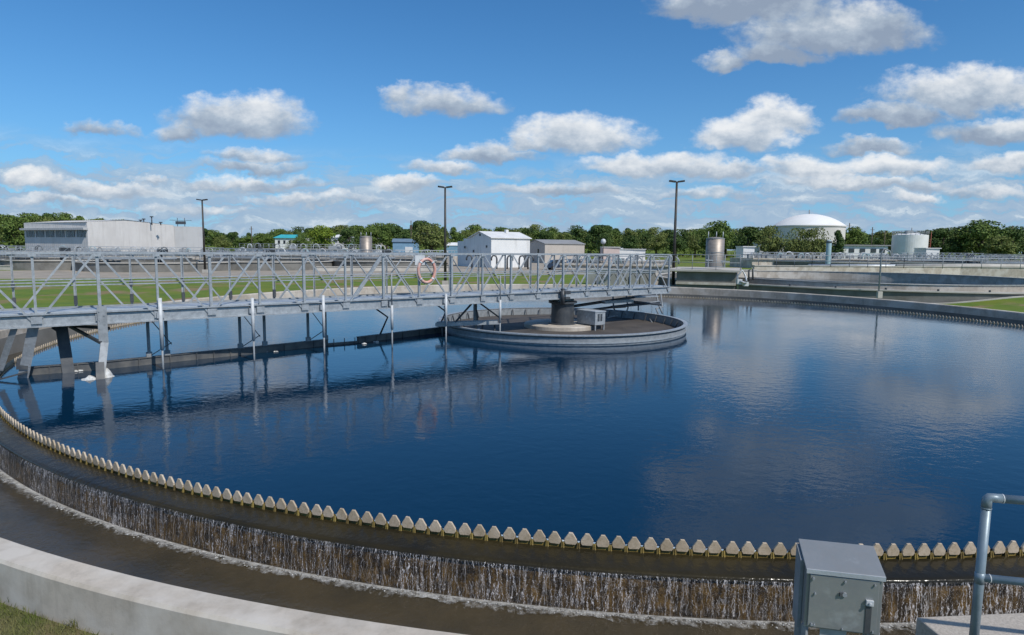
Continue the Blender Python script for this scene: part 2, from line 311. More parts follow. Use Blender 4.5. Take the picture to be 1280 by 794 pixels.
MT['wpost'] = mat('weathered_wood', (0.12, 0.095, 0.07), (0.08, 0.065, 0.05), 4, 0.9)
MT['bark'] = mat('tree_bark', (0.09, 0.07, 0.05), (0.06, 0.05, 0.035), 3, 0.95)
MT['car'] = mat('dark_blue_car_paint', (0.03, 0.05, 0.09), (0.028, 0.045, 0.08), 3, 0.3)
MT['carw'] = mat('white_car_paint', (0.7, 0.7, 0.7), (0.66, 0.66, 0.66), 3, 0.3)
MT['tyre'] = mat('tyre_rubber', (0.02, 0.02, 0.02), (0.03, 0.03, 0.03), 5, 0.9)
MT['aqua'] = mat('pale_blue_green_paint', (0.30, 0.43, 0.47), (0.26, 0.38, 0.42), 3, 0.5)
def zinc(t, co, col, b):
    v = N(t, 'ShaderNodeTexVoronoi'); put(t, v.inputs['Vector'], co); v.inputs['Scale'].default_value = 26
    col = mix(t, 0.18, col, v.outputs[1], 'MIX'); 
    n = noise(t, co, 3.2, 5, 0.65)
    return mix(t, ramp(t, n, [(0.56, 0.0), (0.68, 0.4)]), mix(t, 0.25, col, (0.36, 0.39, 0.40, 1)), (0.50, 0.55, 0.58, 1))
def zincg(t, co, col, b):
    n = noise(t, co, 3.2, 5, 0.65); n2 = noise(t, co, 30, 4, 0.6)
    col = mix(t, ramp(t, n2, [(0.4, 0.0), (0.6, 0.35)]), col, (0.26, 0.29, 0.30, 1))
    return mix(t, ramp(t, n, [(0.56, 0.0), (0.66, 0.45)]), col, (0.52, 0.56, 0.58, 1))
MT['zinc'] = mat('brushed_zinc_sheet', (0.35, 0.36, 0.36), (0.27, 0.28, 0.285), 2.5, 0.38, 0.45, 0.04, 30, extra=zincg, rough2=0.5)
MT['railpaint'] = mat('blue_grey_pipe', (0.24, 0.30, 0.345), (0.19, 0.245, 0.285), 8, 0.42, 0.25, 0.05, 60)
MT['shrub'] = mat('shrub_leaf', (0.05, 0.085, 0.018), (0.10, 0.12, 0.03), 0.4, 0.8)
def leafmat(name, a, b):
    m = mat(name, a, b, 0.9, 0.75, spec=0.25)
    return m
LEAF = [leafmat('dark_pine_foliage', (0.045, 0.085, 0.022), (0.080, 0.125, 0.030)),
        leafmat('mid_green_foliage', (0.085, 0.140, 0.030), (0.135, 0.185, 0.040)),
        leafmat('olive_foliage', (0.120, 0.155, 0.040), (0.17, 0.195, 0.055)),
        leafmat('yellow_green_foliage', (0.20, 0.26, 0.025), (0.13, 0.20, 0.025)),
        leafmat('grey_brown_foliage', (0.15, 0.14, 0.085), (0.20, 0.17, 0.11))]

# ------------------------------------------------------------------ helpers
def tag(o, label=None, cat=None, group=None, kind=None):
    if label: o['label'] = label
    if cat: o['category'] = cat
    if group: o['group'] = group
    if kind: o['kind'] = kind
    return o
def thing(name, loc, label, cat, group=None):
    o = bpy.data.objects.new(name, None); COL.objects.link(o); o.location = loc
    o.empty_display_size = 0.2
    return tag(o, label, cat, group)
class MB:
    def __init__(s): s.v = []; s.f = []; s.sm = []
    def quadbox(s, p):            # 8 corners: bottom 4 then top 4
        n = len(s.v); s.v += [Vector(q) for q in p]
        for f in ((3, 2, 1, 0), (4, 5, 6, 7), (0, 1, 5, 4), (1, 2, 6, 5), (2, 3, 7, 6), (3, 0, 4, 7)):
            s.f.append([n + i for i in f]); s.sm.append(False)
        return s
    def box(s, c, d, rz=0.0):
        c = Vector(c); hx, hy, hz = d[0] / 2, d[1] / 2, d[2] / 2; cr, sr = math.cos(rz), math.sin(rz)
        P = []
        for z in (-hz, hz):
            for (x, y) in ((-hx, -hy), (hx, -hy), (hx, hy), (-hx, hy)):
                P.append(c + Vector((x * cr - y * sr, x * sr + y * cr, z)))
        return s.quadbox(P)
    def bar(s, a, b, w, h, up=Vector((0, 0, 1))):
        a, b = Vector(a), Vector(b); d = (b - a).normalized()
        if abs(d.dot(up)) > 0.99: up = Vector((0.6, -0.8, 0))
        sx = d.cross(up).normalized(); sy = sx.cross(d).normalized()
        P = []
        for q in (a, b):
            for (i, j) in ((-1, -1), (1, -1), (1, 1), (-1, 1)): P.append(q + sx * (i * w / 2) + sy * (j * h / 2))
        return s.quadbox(P)
    def tube(s, pts, r, seg=8, caps=True):
        pts = [Vector(p) for p in pts]; n0 = len(s.v); prev = None; K = len(pts)
        rr = r if isinstance(r, (list, tuple)) else [r] * K
        for i, p in enumerate(pts):
            d = (pts[min(i + 1, K - 1)] - pts[max(i - 1, 0)]).normalized()
            if prev is None:
                ref = Vector((0, 0, 1)) if abs(d.z) < 0.9 else Vector((1, 0, 0)); u = d.cross(ref).normalized()
            else:
                u = (prev - d * prev.dot(d)).normalized()
            prev = u; w = d.cross(u)
            for k in range(seg):
                a = 2 * math.pi * k / seg; s.v.append(p + (u * math.cos(a) + w * math.sin(a)) * rr[i])
        for i in range(K - 1):
            for k in range(seg):
                a = n0 + i * seg + k; b = n0 + i * seg + (k + 1) % seg
                s.f.append([a, b, b + seg, a + seg]); s.sm.append(True)
        if caps:
            s.f.append([n0 + k for k in range(seg)][::-1]); s.sm.append(False)
            s.f.append([n0 + (K - 1) * seg + k for k in range(seg)]); s.sm.append(False)
        return s
    def lathe(s, prof, c, seg=64, a0=0.0, a1=2 * math.pi, smooth=False, zf=None):
        n0 = len(s.v); full = abs(a1 - a0 - 2 * math.pi) < 1e-6; cols = seg if full else seg + 1; K = len(prof)
        for i in range(cols):
            a = a0 + (a1 - a0) * i / seg
            for (r, z) in prof:
                p = Vector((c[0] + r * math.sin(a), c[1] + r * math.cos(a), z))
                if zf: p.z = zf(p, z)
                s.v.append(p)
        for i in range(seg):
            j = (i + 1) % cols
            for k in range(K - 1):
                s.f.append([n0 + i * K + k, n0 + i * K + k + 1, n0 + j * K + k + 1, n0 + j * K + k]); s.sm.append(smooth)
        return s
    def disc(s, c, r, z, seg=96, hole=0.0):
        n = len(s.v)
        if hole: return s.lathe([(hole, z), (r, z)], c, seg)
        for i in range(seg):
            a = 2 * math.pi * i / seg; s.v.append(Vector((c[0] + r * math.sin(a), c[1] + r * math.cos(a), z)))
        s.f.append([n + i for i in range(seg)][::-1]); s.sm.append(False); return s
    def poly(s, pts):
        n = len(s.v); s.v += [Vector(p) for p in pts]; s.f.append(list(range(n, len(s.v)))); s.sm.append(False); return s
    def build(s, name, m, parent=None, bevel=0.0):
        me = bpy.data.meshes.new(name)
        o0 = parent.location if (parent and parent.type == 'EMPTY') else Vector((0, 0, 0))
        if parent and parent.type == 'MESH' and parent.parent: o0 = parent.parent.location
        elif parent and parent.type == 'MESH': o0 = parent.location
        me.from_pydata([tuple(v - o0) for v in s.v], [], s.f)
        me.polygons.foreach_set('use_smooth', s.sm); me.update()
        o = bpy.data.objects.new(name, me); COL.objects.link(o)
        me.materials.append(MT[m] if isinstance(m, str) else m)
        if parent: o.parent = parent
        if bevel:
            md = o.modifiers.new('bevel', 'BEVEL'); md.width = bevel; md.segments = 2; md.limit_method = 'ANGLE'
        return o
def dup(root, loc, rz=0.0, label=None, sc=None):
    r = root.copy(); COL.objects.link(r); r.location = loc; r.rotation_euler = (0, 0, rz)
    if sc: r.scale = sc
    if label: r['label'] = label
    for ch in list(root.children):
        c = ch.copy(); COL.objects.link(c); c.parent = r
        for g in ch.children:
            d = g.copy(); COL.objects.link(d); d.parent = c
    return r

# ------------------------------------------------------------------ ground and water
GZ = -0.30
TC = Vector((3.22, 23.88, 0)); RW = 17.75                      # basin centre, weir radius
RO_IN, RO_OUT = 19.71, 19.99
T2 = Vector((32.0, 58.0, 0)); R2 = 18.4                           # neighbouring basin
def wall_top(y): return 0.11 + (y - 4.2) / 39.0 * 0.42
# ground sheet with a round hole for the basin: rings outwards from the wall
g = MB(); nseg = 160; radii = [RO_OUT - 0.12, 22, 26, 34, 50, 90, 180, 400, 1200, 5000]
for r in radii:
    for i in range(nseg):
        a = 2 * math.pi * i / nseg
        g.v.append(Vector((TC.x + r * math.sin(a), TC.y + r * math.cos(a), GZ + (0.02 * math.sin(a * 9) if r < 40 and r > 20 else 0))))
for k in range(len(radii) - 1):
    for i in range(nseg):
        j = (i + 1) % nseg
        g.f.append([k * nseg + i, (k + 1) * nseg + i, (k + 1) * nseg + j, k * nseg + j]); g.sm.append(True)
tag(g.build('ground', 'grass'), kind='structure')
w = MB(); w.disc(TC, RW - 0.02, -0.035, 200); tag(w.build('water', 'water'), kind='structure')
w = MB(); w.lathe([(RW + 0.03, -0.088), (RW + 0.12, -0.100), (RW + 0.24, -0.118), (RW + 0.305, -0.128), (RW + 0.335, -0.136), (RW + 0.352, -0.152), (RW + 0.360, -0.178)], TC, 400, smooth=True); tag(w.build('launder_water', 'launderw'), kind='structure')
w = MB(); w.lathe([(RW + 0.33, -0.565), (RO_IN + 0.02, -0.565)], TC, 300); tag(w.build('channel_water', 'channelw'), kind='structure')
# gravel service road behind the lawn, far yard
def strip(name, pts, z, m):
    s = MB(); s.poly([(x, y, z) for x, y in pts]); return tag(s.build(name, m), kind='structure')
def gp(px, py): p = onz(px, py, GZ); return (p.x, p.y)
strip('gravel_road', [gp(-200, 349), gp(60, 348.5), gp(250, 346.5), gp(420, 344), gp(420, 335), gp(250, 336), gp(60, 338), gp(-200, 340)], GZ + 0.006, 'gravel')
strip('gravel_yard', [gp(420, 346), gp(560, 341), gp(700, 343), gp(820, 345), gp(838, 325), gp(420, 322)], GZ + 0.010, 'gravel')
strip('gravel_path', [(-9.0, 47.4), (2, 48.6), (2, 46.4), (-9, 44.8)], GZ + 0.006, 'gravel')
strip('paved_yard', [(-160, 82), (-10, 96), (-14, 215), (-230, 215)], GZ + 0.014, 'yard')
w = MB(); w.lathe([(RO_OUT - .05, GZ + .004), (RO_OUT + 2.6, GZ + .004)], (TC.x, TC.y), 200); tag(w.build('worn_ground', 'verge'), kind='structure')

# ------------------------------------------------------------------ basin wall
t_ = thing('basin_wall', (TC.x, TC.y, -0.7), 'curved pale concrete wall around the large round water basin', 'wall')
prof = [(RO_IN, -0.62), (RO_IN, 0.0), (RO_IN + 0.02, 0.03), (RO_OUT - 0.02, 0.03), (RO_OUT, 0.0), (RO_OUT, -0.62)]
m = MB(); m.lathe(prof, TC, 320, zf=lambda p, z: z if z < -0.3 else z - 0.03 + wall_top(p.y)); m.build('wall', 'concrete', t_)
m = MB(); m.lathe([(RO_IN - .012, -.6), (RO_IN - .012, -.05), (RO_IN + .003, -.045)], TC, 320, zf=lambda p, z: z if z < -.3 else z + wall_top(p.y) * .22); m.build('stain_shade_base', 'concrete_dark', t_)  # dark lower band: waterline stain plus shade of the inner face put into colour

# ------------------------------------------------------------------ overflow ledge and weir
t_ = thing('overflow_ledge', (TC.x, TC.y, -0.6), 'algae brown overflow ledge whose rim carries the waterfall', 'ledge')
m = MB(); m.lathe([(RW + 0.02, -0.30), (RW + 0.28, -0.30), (RW + 0.285, -0.142), (RW + 0.315, -0.150), (RW + 0.335, -0.19), (RW + 0.345, -0.62)], TC, 400, smooth=True)
m.build('ledge', 'wetwall', t_)
weir = thing('weir', (TC.x, TC.y, -0.15), 'ring of cream pointed weir teeth on a mossy plate around the basin', 'weir')
NT = 688; m = MB(); dA = 2 * math.pi / NT
for i in range(NT):
    a = i * dA
    def pt(da, r, z): return Vector((TC.x + r * math.sin(a + da), TC.y + r * math.cos(a + da), z))
    g1, g2 = dA * 0.40, dA * 0.60       # notch between teeth centred at 0.5
    for r_, fl in ((RW + 0.012, 1), (RW - 0.012, -1)):
        for lst in ([(0, -0.028), (g1, -0.028), (g1 + 0.0004, -0.16), (0, -0.16)], [(g1, -0.028), (dA * .5, -0.060), (dA * .5, -0.16), (g1 + .0004, -0.16)],
                    [(dA * .5, -0.060), (g2, -0.028), (g2, -0.16), (dA * .5, -0.16)], [(g2, -0.028), (dA, -0.028), (dA, -0.16), (g2, -0.16)]):
            pp = [pt(q, r_, z) for q, z in lst]
            m.poly(pp if fl > 0 else pp[::-1])
    # little bracket ribs between teeth
    m.bar(pt(dA * .46, RW + 0.026, -0.030), pt(dA * .43, RW + 0.040, -0.10), 0.013, 0.012)
    m.bar(pt(dA * .54, RW + 0.026, -0.030), pt(dA * .57, RW + 0.040, -0.10), 0.013, 0.012)
m.lathe([(RW - 0.014, -0.3), (RW - 0.014, -0.155), (RW + 0.02, -0.155)], TC, 344)
m.build('weir_plate', 'algae', weir)
def tooth(mb, a, rnd):
    outl = [(-0.019, 0.070), (0.019, 0.070), (0.064, 0.0), (0.064, -0.036), (0.050, -0.056), (-0.050, -0.056), (-0.064, -0.036), (-0.064, 0.0)]
    a += rnd.uniform(-0.0004, 0.0004); tl = rnd.uniform(-0.05, 0.05); zo = rnd.uniform(-0.003, 0.003)
    ca, sa = math.cos(a), math.sin(a); n = len(mb.v)
    for rr, k in ((RW + 0.034, 0.955), (RW + 0.030, 1.0), (RW + 0.014, 1.0)):
        for (x, z) in outl:
            x2 = x * k; z2 = (z - 0.0) * (k if k < 1 else 1) + zo + x * tl
            mb.v.append(Vector((TC.x + rr * sa + x2 * ca, TC.y + rr * ca - x2 * sa, z2)))
    K = 8
    mb.f.append([n + i for i in range(K)]); mb.sm.append(False)
    for L in range(2):
        for i in range(K):
            j = (i + 1) % K; mb.f.append([n + L * K + i, n + (L + 1) * K + i, n + (L + 1) * K + j, n + L * K + j]); mb.sm.append(False)
    mb.f.append([n + 2 * K + i for i in range(K)][::-1]); mb.sm.append(False)
rt = random.Random(3)
near = sorted(range(NT), key=lambda i: (TC + Vector((RW * math.sin(i * dA), RW * math.cos(i * dA), 0)) - Vector((1.3, 0, 0))).length)[:100]
ns = set(near); rest = MB()
for i in range(NT):
    if i in ns:
        m = MB(); tooth(m, i * dA, rt); m.build('weir_tooth', 'tooth', weir)
    else: tooth(rest, i * dA, rt)
tag(rest.build('weir_tooth', 'tooth', weir), kind='stuff')

# falling water strands and foam (near half of the ledge)
rw = random.Random(11); m = MB()
def strand(a, r0, top, bot, wd, k=9):
    n0 = len(m.v); ph = rw.uniform(0, 6.28); am = rw.uniform(0.003, 0.018); fr = rw.uniform(8, 26); sl = rw.uniform(-0.03, 0.03)
    for i in range(k):
        f = i / (k - 1); z = top + (bot - top) * f
        off = am * math.sin(ph + fr * f) * f + sl * f + rw.uniform(-0.004, 0.004)
        r = r0 + 0.016 * math.sqrt(max(f, 0.0)) + 0.012 * f + rw.uniform(-0.003, 0.004)
        ww = wd * (0.45 + 0.9 * abs(math.sin(ph * 2 + f * fr * 0.8))) * (1.25 - 0.6 * f)
        aa = a + off / r0
        for sx, dr in ((-ww, 0), (0, ww * 0.8), (ww, 0)):
            b_ = aa + sx / r0; m.v.append(Vector((TC.x + (r + dr) * math.sin(b_), TC.y + (r + dr) * math.cos(b_), z)))
    for i in range(k - 1):
        for q in (0, 1):
            m.f.append([n0 + i * 3 + q, n0 + i * 3 + q + 1, n0 + i * 3 + 3 + q + 1, n0 + i * 3 + 3 + q]); m.sm.append(True)
A0, A1 = R(180 - 62), R(180 + 82)
s_arc = 0.0; a = A0; RL = RW + 0.335
while a < A1:
    dn = 0.5 + 0.5 * math.sin(a * 37) * math.sin(a * 11 + 1)
    a += rw.uniform(0.006, 0.075) / RL * (1.6 - 0.8 * dn) 
    full = rw.random()
    if full < 0.42: strand(a, RL + .032, -0.165, rw.uniform(-0.46, -0.565), rw.uniform(0.0008, 0.0021), 13)
    elif full < 0.82: 
        tp = rw.uniform(-0.17, -0.50); strand(a, RL + 0.03, tp, max(-.56, tp - rw.uniform(0.02, 0.12)), rw.uniform(0.001, 0.003), 5)
    else: strand(a, RL + .030, -0.158, rw.uniform(-0.185, -0.225), rw.uniform(0.002, 0.005), 4)
tag(m.build('waterfall_strands', 'fall'), 'loose strands and drips in front of the falling water', 'waterfall', kind='stuff')
m = MB(); m.lathe([(RW + 0.363, -0.160), (RW + 0.370, -0.180), (RW + 0.378, -0.25), (RW + 0.384, -0.40), (RW + 0.388, -0.566)], TC, 500, A0, A1, smooth=True)
tag(m.build('waterfall', 'film'), 'thin strands of water falling over the brown ledge', 'waterfall', kind='stuff')
# foam: sheet plus lumps
m = MB(); seg = 900
for i in range(seg + 1):
    a = A0 + (A1 - A0) * i / seg; ww = 0.17 + 0.04 * math.sin(a * 61) + 0.04 * math.sin(a * 143 + 1) + rw.uniform(-0.015, 0.015)
    for k, q in enumerate((0.0, 0.35, 0.7, 1.0)):
        r = RL + 0.04 + ww * q; z = -0.556 + (0.02 + rw.uniform(-0.008, 0.008)) * math.sin(q * math.pi) 
        m.v.append(Vector((TC.x + r * math.sin(a), TC.y + r * math.cos(a), z)))
for i in range(seg):
    for k in range(3):
        m.f.append([i * 4 + k, i * 4 + k + 1, i * 4 + 5 + k, i * 4 + 4 + k]); m.sm.append(True)
tag(m.build('foam', 'foamsheet'), 'white foam line where falling water hits the brown channel', 'foam', kind='stuff')
m = MB()
def blob(mb, c, r, fl=0.5, rnd=rw):
    n = len(mb.v); 
    for z, k in ((1, 0.0), (0.55, 0.8), (-0.2, 1.0)):
        for i in range(6):
            a = i * math.pi / 3 + rnd.uniform(-.3, .3); q = r * k * rnd.uniform(0.75, 1.25)
            mb.v.append(Vector((c[0] + q * math.cos(a), c[1] + q * math.sin(a), c[2] + r * fl * z)))
    for L in range(2):
        for i in range(6):
            j = (i + 1) % 6; mb.f.append([n + L * 6 + j, n + L * 6 + i, n + L * 6 + 6 + i, n + L * 6 + 6 + j]); mb.sm.append(True)
a = A0
while a < A1:
    a += rw.uniform(0.004, 0.03) / RL
    rr = RL + 0.055 + abs(rw.gauss(0, 0.035)); blob(m, (TC.x + rr * math.sin(a), TC.y + rr * math.cos(a), -0.555), rw.uniform(0.004, 0.011), 0.8)
tag(m.build('foam_bubbles', 'foam'), 'small bubbles piled along the foot of the waterfall', 'foam', kind='stuff')

# ------------------------------------------------------------------ the bridge
BD = Vector((0.7979, 0.6028, 0)); BN = Vector((-0.6028, 0.7979, 0)); B0 = Vector((-9.563, 14.647, 0)); BS = 1.1935
ZB, ZD, ZT, ZM = 1.15, 1.43, 2.78, 2.13; BW = 1.45
I0, I1 = -4, 17
def bp(i, off=0.0, z=0.0): p = B0 + BD * (i * BS) + BN * off; return Vector((p.x, p.y, z))
def bt(px, off=0.0):                      # station along the bridge for a measured column
    k = (px - 640) / F; q = B0 + BN * off
    return (k * q.y - q.x) / (BD.x - k * BD.y) / BS
br = thing('walkway_bridge', bp(0, BW / 2, 0), 'long galvanised truss footbridge spanning the basin to its centre column', 'bridge')
UP = Vector((0, 0, 1))
def L_angle(mb, a, b, w, th=0.008, nrm=None):     # angle section
    a, b = Vector(a), Vector(b); d = (b - a).normalized(); n1 = (nrm or BN); n2 = d.cross(n1).normalized()
    mb.bar(a + n2 * (w / 2), b + n2 * (w / 2), th, w, n2) if False else mb.bar(a, b, w, th, n1)
    mb.bar(a + n2 * (w / 2 - th / 2) + n1 * (w / 2 + th / 2), b + n2 * (w / 2 - th / 2) + n1 * (w / 2 + th / 2), th, w, n1)
for off, nm in ((0.0, 1), (BW, -1)):
    n1 = BN * nm
    m = MB(); m.bar(bp(I0, off, ZT), bp(I1, off, ZT), 0.07, 0.045, UP); m.build('top_chord', 'galv', br)
    m = MB(); m.bar(bp(I0, off - nm * 0.03, ZB + 0.015), bp(I1 + .02, off - nm * 0.03, ZB + 0.015), 0.10, 0.03)
    m.bar(bp(I0, off, (ZB + ZD) / 2), bp(I1 + .02, off, (ZB + ZD) / 2), 0.02, ZD - ZB - 0.06)
    m.bar(bp(I0, off - nm * 0.03, ZD), bp(I1 + .02, off - nm * 0.03, ZD), 0.09, 0.025)
    m.build('side_girder', 'galv', br)
    sh = 0.0 if nm > 0 else -0.33
    a_, b_ = (I0, I1) 
    for i in range(a_, b_ + 1):
        q = i + sh
        if q < I0: continue
        m = MB(); w_ = 0.050 if i % 2 else 0.064
        if nm < 0: w_ *= 0.9
        L_angle(m, bp(q, off - nm * 0.018, ZB + 0.10), bp(q, off - nm * 0.018, ZT), w_, 0.009, n1); m.build('post', 'galv', br)
        if i == b_: break
        pat = '\\\\/' if i < 11 else 'XXX'
        k = pat[i % 3]
        if i == -1: k = '/'
        if i == -2: k = '\\'
        for kk in (('\\', '/') if (k == 'X' and nm > 0) or (nm < 0 and 2 <= i < 11) else ('\\' if k == 'X' and False else ('/' if k == 'X' else k),)):
            z0, z1 = (ZT - 0.04, ZD - 0.13) if kk == '\\' else (ZD - 0.13, ZT - 0.04)
            m = MB(); L_angle(m, bp(q + .04, off - nm * 0.035, z0), bp(q + .93, off - nm * 0.035, z1), 0.044, 0.007, n1); m.build('diagonal_brace', 'galv', br)
    for i in range(a_, b_ + 1):
        for (zz, ww_, hh_) in ((ZD - 0.12, 0.20, 0.16), (ZT - 0.03, 0.15, 0.08)):
            m = MB(); m.box(bp(i + sh, off - nm * 0.052, zz), (ww_, 0.010, hh_), math.atan2(BD.y, BD.x)); m.build('gusset_plate', 'galv', br)
    for dz_ in (0.0, -0.085) if nm > 0 else (0.0,):
        m = MB(); m.bar(bp(I0, off + nm * 0.03, ZM + dz_ * .8), bp(I1, off + nm * 0.03, ZM + dz_ * .8), 0.02, 0.028); m.build('mid_rail', 'galv', br)
m = MB(); m.box(bp((I0 + I1) / 2, BW / 2, ZD + 0.025), ((I1 - I0) * BS, BW - 0.12, 0.03), math.atan2(BD.y, BD.x)); m.build('deck', 'deckgrate', br)
m = MB(); m.box(bp((I0 + I1) / 2, BW / 2 + .25, ZD + 0.06), ((I1 - I0) * BS, 0.035, 0.035), math.atan2(BD.y, BD.x)); m.build('deck_rib', 'galv_dull', br)
m = MB(); m.box(bp((I0 + I1) / 2, BW / 2, ZB + 0.12), ((I1 - I0) * BS, BW - 0.1, 0.012), math.atan2(BD.y, BD.x)); m.build('deck_underside', 'dark_steel', br)  # dark colour stands in for shade under the deck, darkening its reflection
# black cable ties / pipe clamps on far posts
for q in (-.33, .67, 1.67, 2.67, 3.67, -1.33): m = MB(); m.bar(bp(q, BW - .03, ZD + .08), bp(q, BW - .03, ZD + .30), 0.075, 0.075); m.build('clamp', 'dark_steel', br)
for q in (-1.33, 0.67, 1.67): m = MB(); m.bar(bp(q, BW - .03, ZD + .52), bp(q, BW - .03, ZD + .62), 0.078, 0.078); m.build('clamp', 'dark_steel', br)
# end frame
m = MB(); m.bar(bp(I1, 0, ZT), bp(I1, BW, ZT), 0.06, 0.06); m.bar(bp(I1, 0, ZM), bp(I1, BW, ZM), 0.04, 0.04); m.build('end_rail', 'galv', br)
# support legs at the rim end
WL = -0.08
m = MB(); m.bar(bp(0.02, -0.10, ZB + 0.42), (bp(0.02, -0.12, ZB - 0.45)), 0.19, 0.035, BN); m.bar(bp(0.03, -0.12, ZB - 0.44), Vector((-9.27, 14.06, WL)), 0.155, 0.06, BN)
for k in range(6): m.bar(bp(-0.03 + .08 * (k % 2), -0.125, ZB + .3 - .1 * k), bp(-0.03 + .08 * (k % 2), -0.14, ZB + .3 - .1 * k), 0.025, 0.025)
m.build('leg', 'galv_dull', br)
m = MB(); m.bar(Vector((-9.34, 14.18, 0.33)), Vector((-9.265, 14.05, WL - .05)), 0.165, 0.075, BN); m.build('leg_sleeve', 'beam', br)
m = MB(); m.bar(bp(-1.0, 0.0, ZB + 0.3), Vector((-11.06, 14.1, WL)), 0.20, 0.05, BN); m.bar(bp(-1.32, 0.0, ZB + 0.05), Vector((-11.35, 13.85, 0.2)), 0.12, 0.05, BN); m.build('leg', 'galv', br)
m = MB(); m.bar(Vector((-10.98, 14.05, 0.42)), Vector((-11.0, 14.03, 0.18)), 0.21, 0.08, BN); m.bar(Vector((-10.9, 14.05, .12)), Vector((-11.5, 13.7, -.05)), .08, .03); m.build('leg_sleeve', 'dark_steel', br)
m = MB(); m.bar(Vector((-10.75, 15.0, ZB)), Vector((-10.5, 14.8, WL)), 0.24, 0.16, BN); m.bar(Vector((-10.8, 15.0, ZB - .02)), Vector((-10.7, 15.02, ZB - .1)), 0.38, 0.25, BN); m.build('leg', 'dark_steel', br)
m = MB(); m.bar(Vector((-10.7, 15.0, ZB - .02)), Vector((-9.5, 14.5, ZB - .42)), 0.06, 0.06); m.bar(Vector((-10.7, 15.1, ZB - .1)), Vector((-9.6, 15.0, ZB - .15)), 0.05, 0.07); m.build('leg_brace', 'dark_steel', br)
# hanging white tubes with thin rods, on the near side
for px, ztop, zc in ((198, ZD + .30, .45), (314, ZD + .22, .5), (403, ZD + .22, .45), (489, ZD + .8, .52), (557, ZD + .12, .5), (625, ZD + .62, .48)):
    q = bt(px, -0.10); m = MB(); m.tube([bp(q, -0.10, ztop - .02 if px < 420 or px == 557 else ZB + .1), bp(q, -0.10, zc)], 0.046 if px < 250 else 0.042, 10); hz = m.build('hanging_tube', 'white_paint', br)
    m = MB(); m.tube([bp(q, -0.10, zc + .02), bp(q, -0.10, -0.30)], 0.024, 8); m.build('rod', 'galv_dull', br); m = MB()
    if px in (489, 625): m.tube([bp(q, -0.10, ZB + .1), bp(q, -0.10, ztop)], 0.022, 8); m.build('rod', 'galv_dull', br)
    if px == 489: m = MB(); m.tube([bp(q, -0.10, ztop), bp(q + .28, -.06, ztop + .38)], 0.02, 8); m.build('rod_stay', 'galv_dull', br)
    m = MB(); m.box(bp(q, -0.06, ZB + .14), (0.16, 0.09, 0.14), math.atan2(BD.y, BD.x)); m.build('rod_bracket', 'galv', br)
# skimmer beam lying on the water below the bridge
BP = [(-11.3, 14.35), (-9.98, 15.2), (-8.49, 16.62), (-7.56, 17.43), (-5.67, 19.30), (-4.87, 19.85), (-4.07, 20.79), (-2.68, 22.4), (-2.2, 22.9)]
m = MB()
for k, (a_, b_) in enumerate(zip(BP[:-1], BP[1:])):
    hgt = 0.19 if k != 4 else 0.06
    m.bar(Vector((*a_, -0.06 + hgt / 2)), Vector((*b_, -0.06 + hgt / 2)), 0.10, hgt + 0.06)
    if k != 4: m.bar(Vector((a_[0], a_[1], hgt - .04)), Vector((b_[0], b_[1], hgt - .04)), 0.15, 0.02)
for k in range(24):
    f = k / 23; seg_ = f * (len(BP) - 1); i = min(int(seg_), len(BP) - 2); u = seg_ - i
    p = Vector((BP[i][0] * (1 - u) + BP[i + 1][0] * u, BP[i][1] * (1 - u) + BP[i + 1][1] * u, 0.06)); m.bar(p + Vector((.05, -.06, -.1)), p + Vector((.05, -.06, .10)), 0.02, 0.02)
m.build('skimmer_beam', 'beam', br)
def on_beam(px):
    k = (px - 640) / F
    for a_, b_ in zip(BP[:-1], BP[1:]):
        fa, fb = a_[0] - k * a_[1], b_[0] - k * b_[1]
        if fa * fb <= 0: u = fa / (fa - fb); return Vector((a_[0] + (b_[0] - a_[0]) * u, a_[1] + (b_[1] - a_[1]) * u, 0.16))
    return Vector((*BP[-1], .16))
for px, kind in ((181, 0), (204, 1), (297, 0), (328, 1), (383, 0), (405, 1), (474, 2), (548, 2)):
    p = on_beam(px); m = MB()
    if kind == 2:
        m.tube([Vector((p.x - .25, p.y - .3, ZB)), Vector((p.x + .25, p.y, .72)), p], 0.03, 6)
        m.build('drop_arm', 'dark_steel', br); continue
    m.bar(Vector((p.x, p.y, ZB)), p, 0.07, 0.05); m.bar(p, p + Vector((0, 0, .12)), 0.13, 0.10)
    m.build('drop_post', 'galv_dull' , br)
    if kind == 0:
        m = MB(); m.bar(Vector((p.x + .05, p.y, ZB)), Vector((p.x + .48, p.y + .2, .45)), 0.03, 0.02); m.bar(Vector((p.x + .06, p.y, .2)), Vector((p.x + .48, p.y + .2, .5)), 0.03, 0.02); m.build('drop_brace', 'dark_steel', br)
# sloping struts beside the inner ring
p = at(594, 385, 22.6)
m = MB(); m.bar(Vector((p.x, p.y, ZB)), Vector((p.x, p.y, -.1)), 0.11, 0.08); m.build('drop_post', 'galv_dull', br)
for dx_ in (-.75, .0, .85):
    m = MB(); m.bar(Vector((p.x, p.y - .05, ZB)), Vector((p.x + dx_ + .1, p.y + dx_ * .7 - .3, .42)), 0.05, 0.05); m.build('drop_brace', 'dark_steel', br)

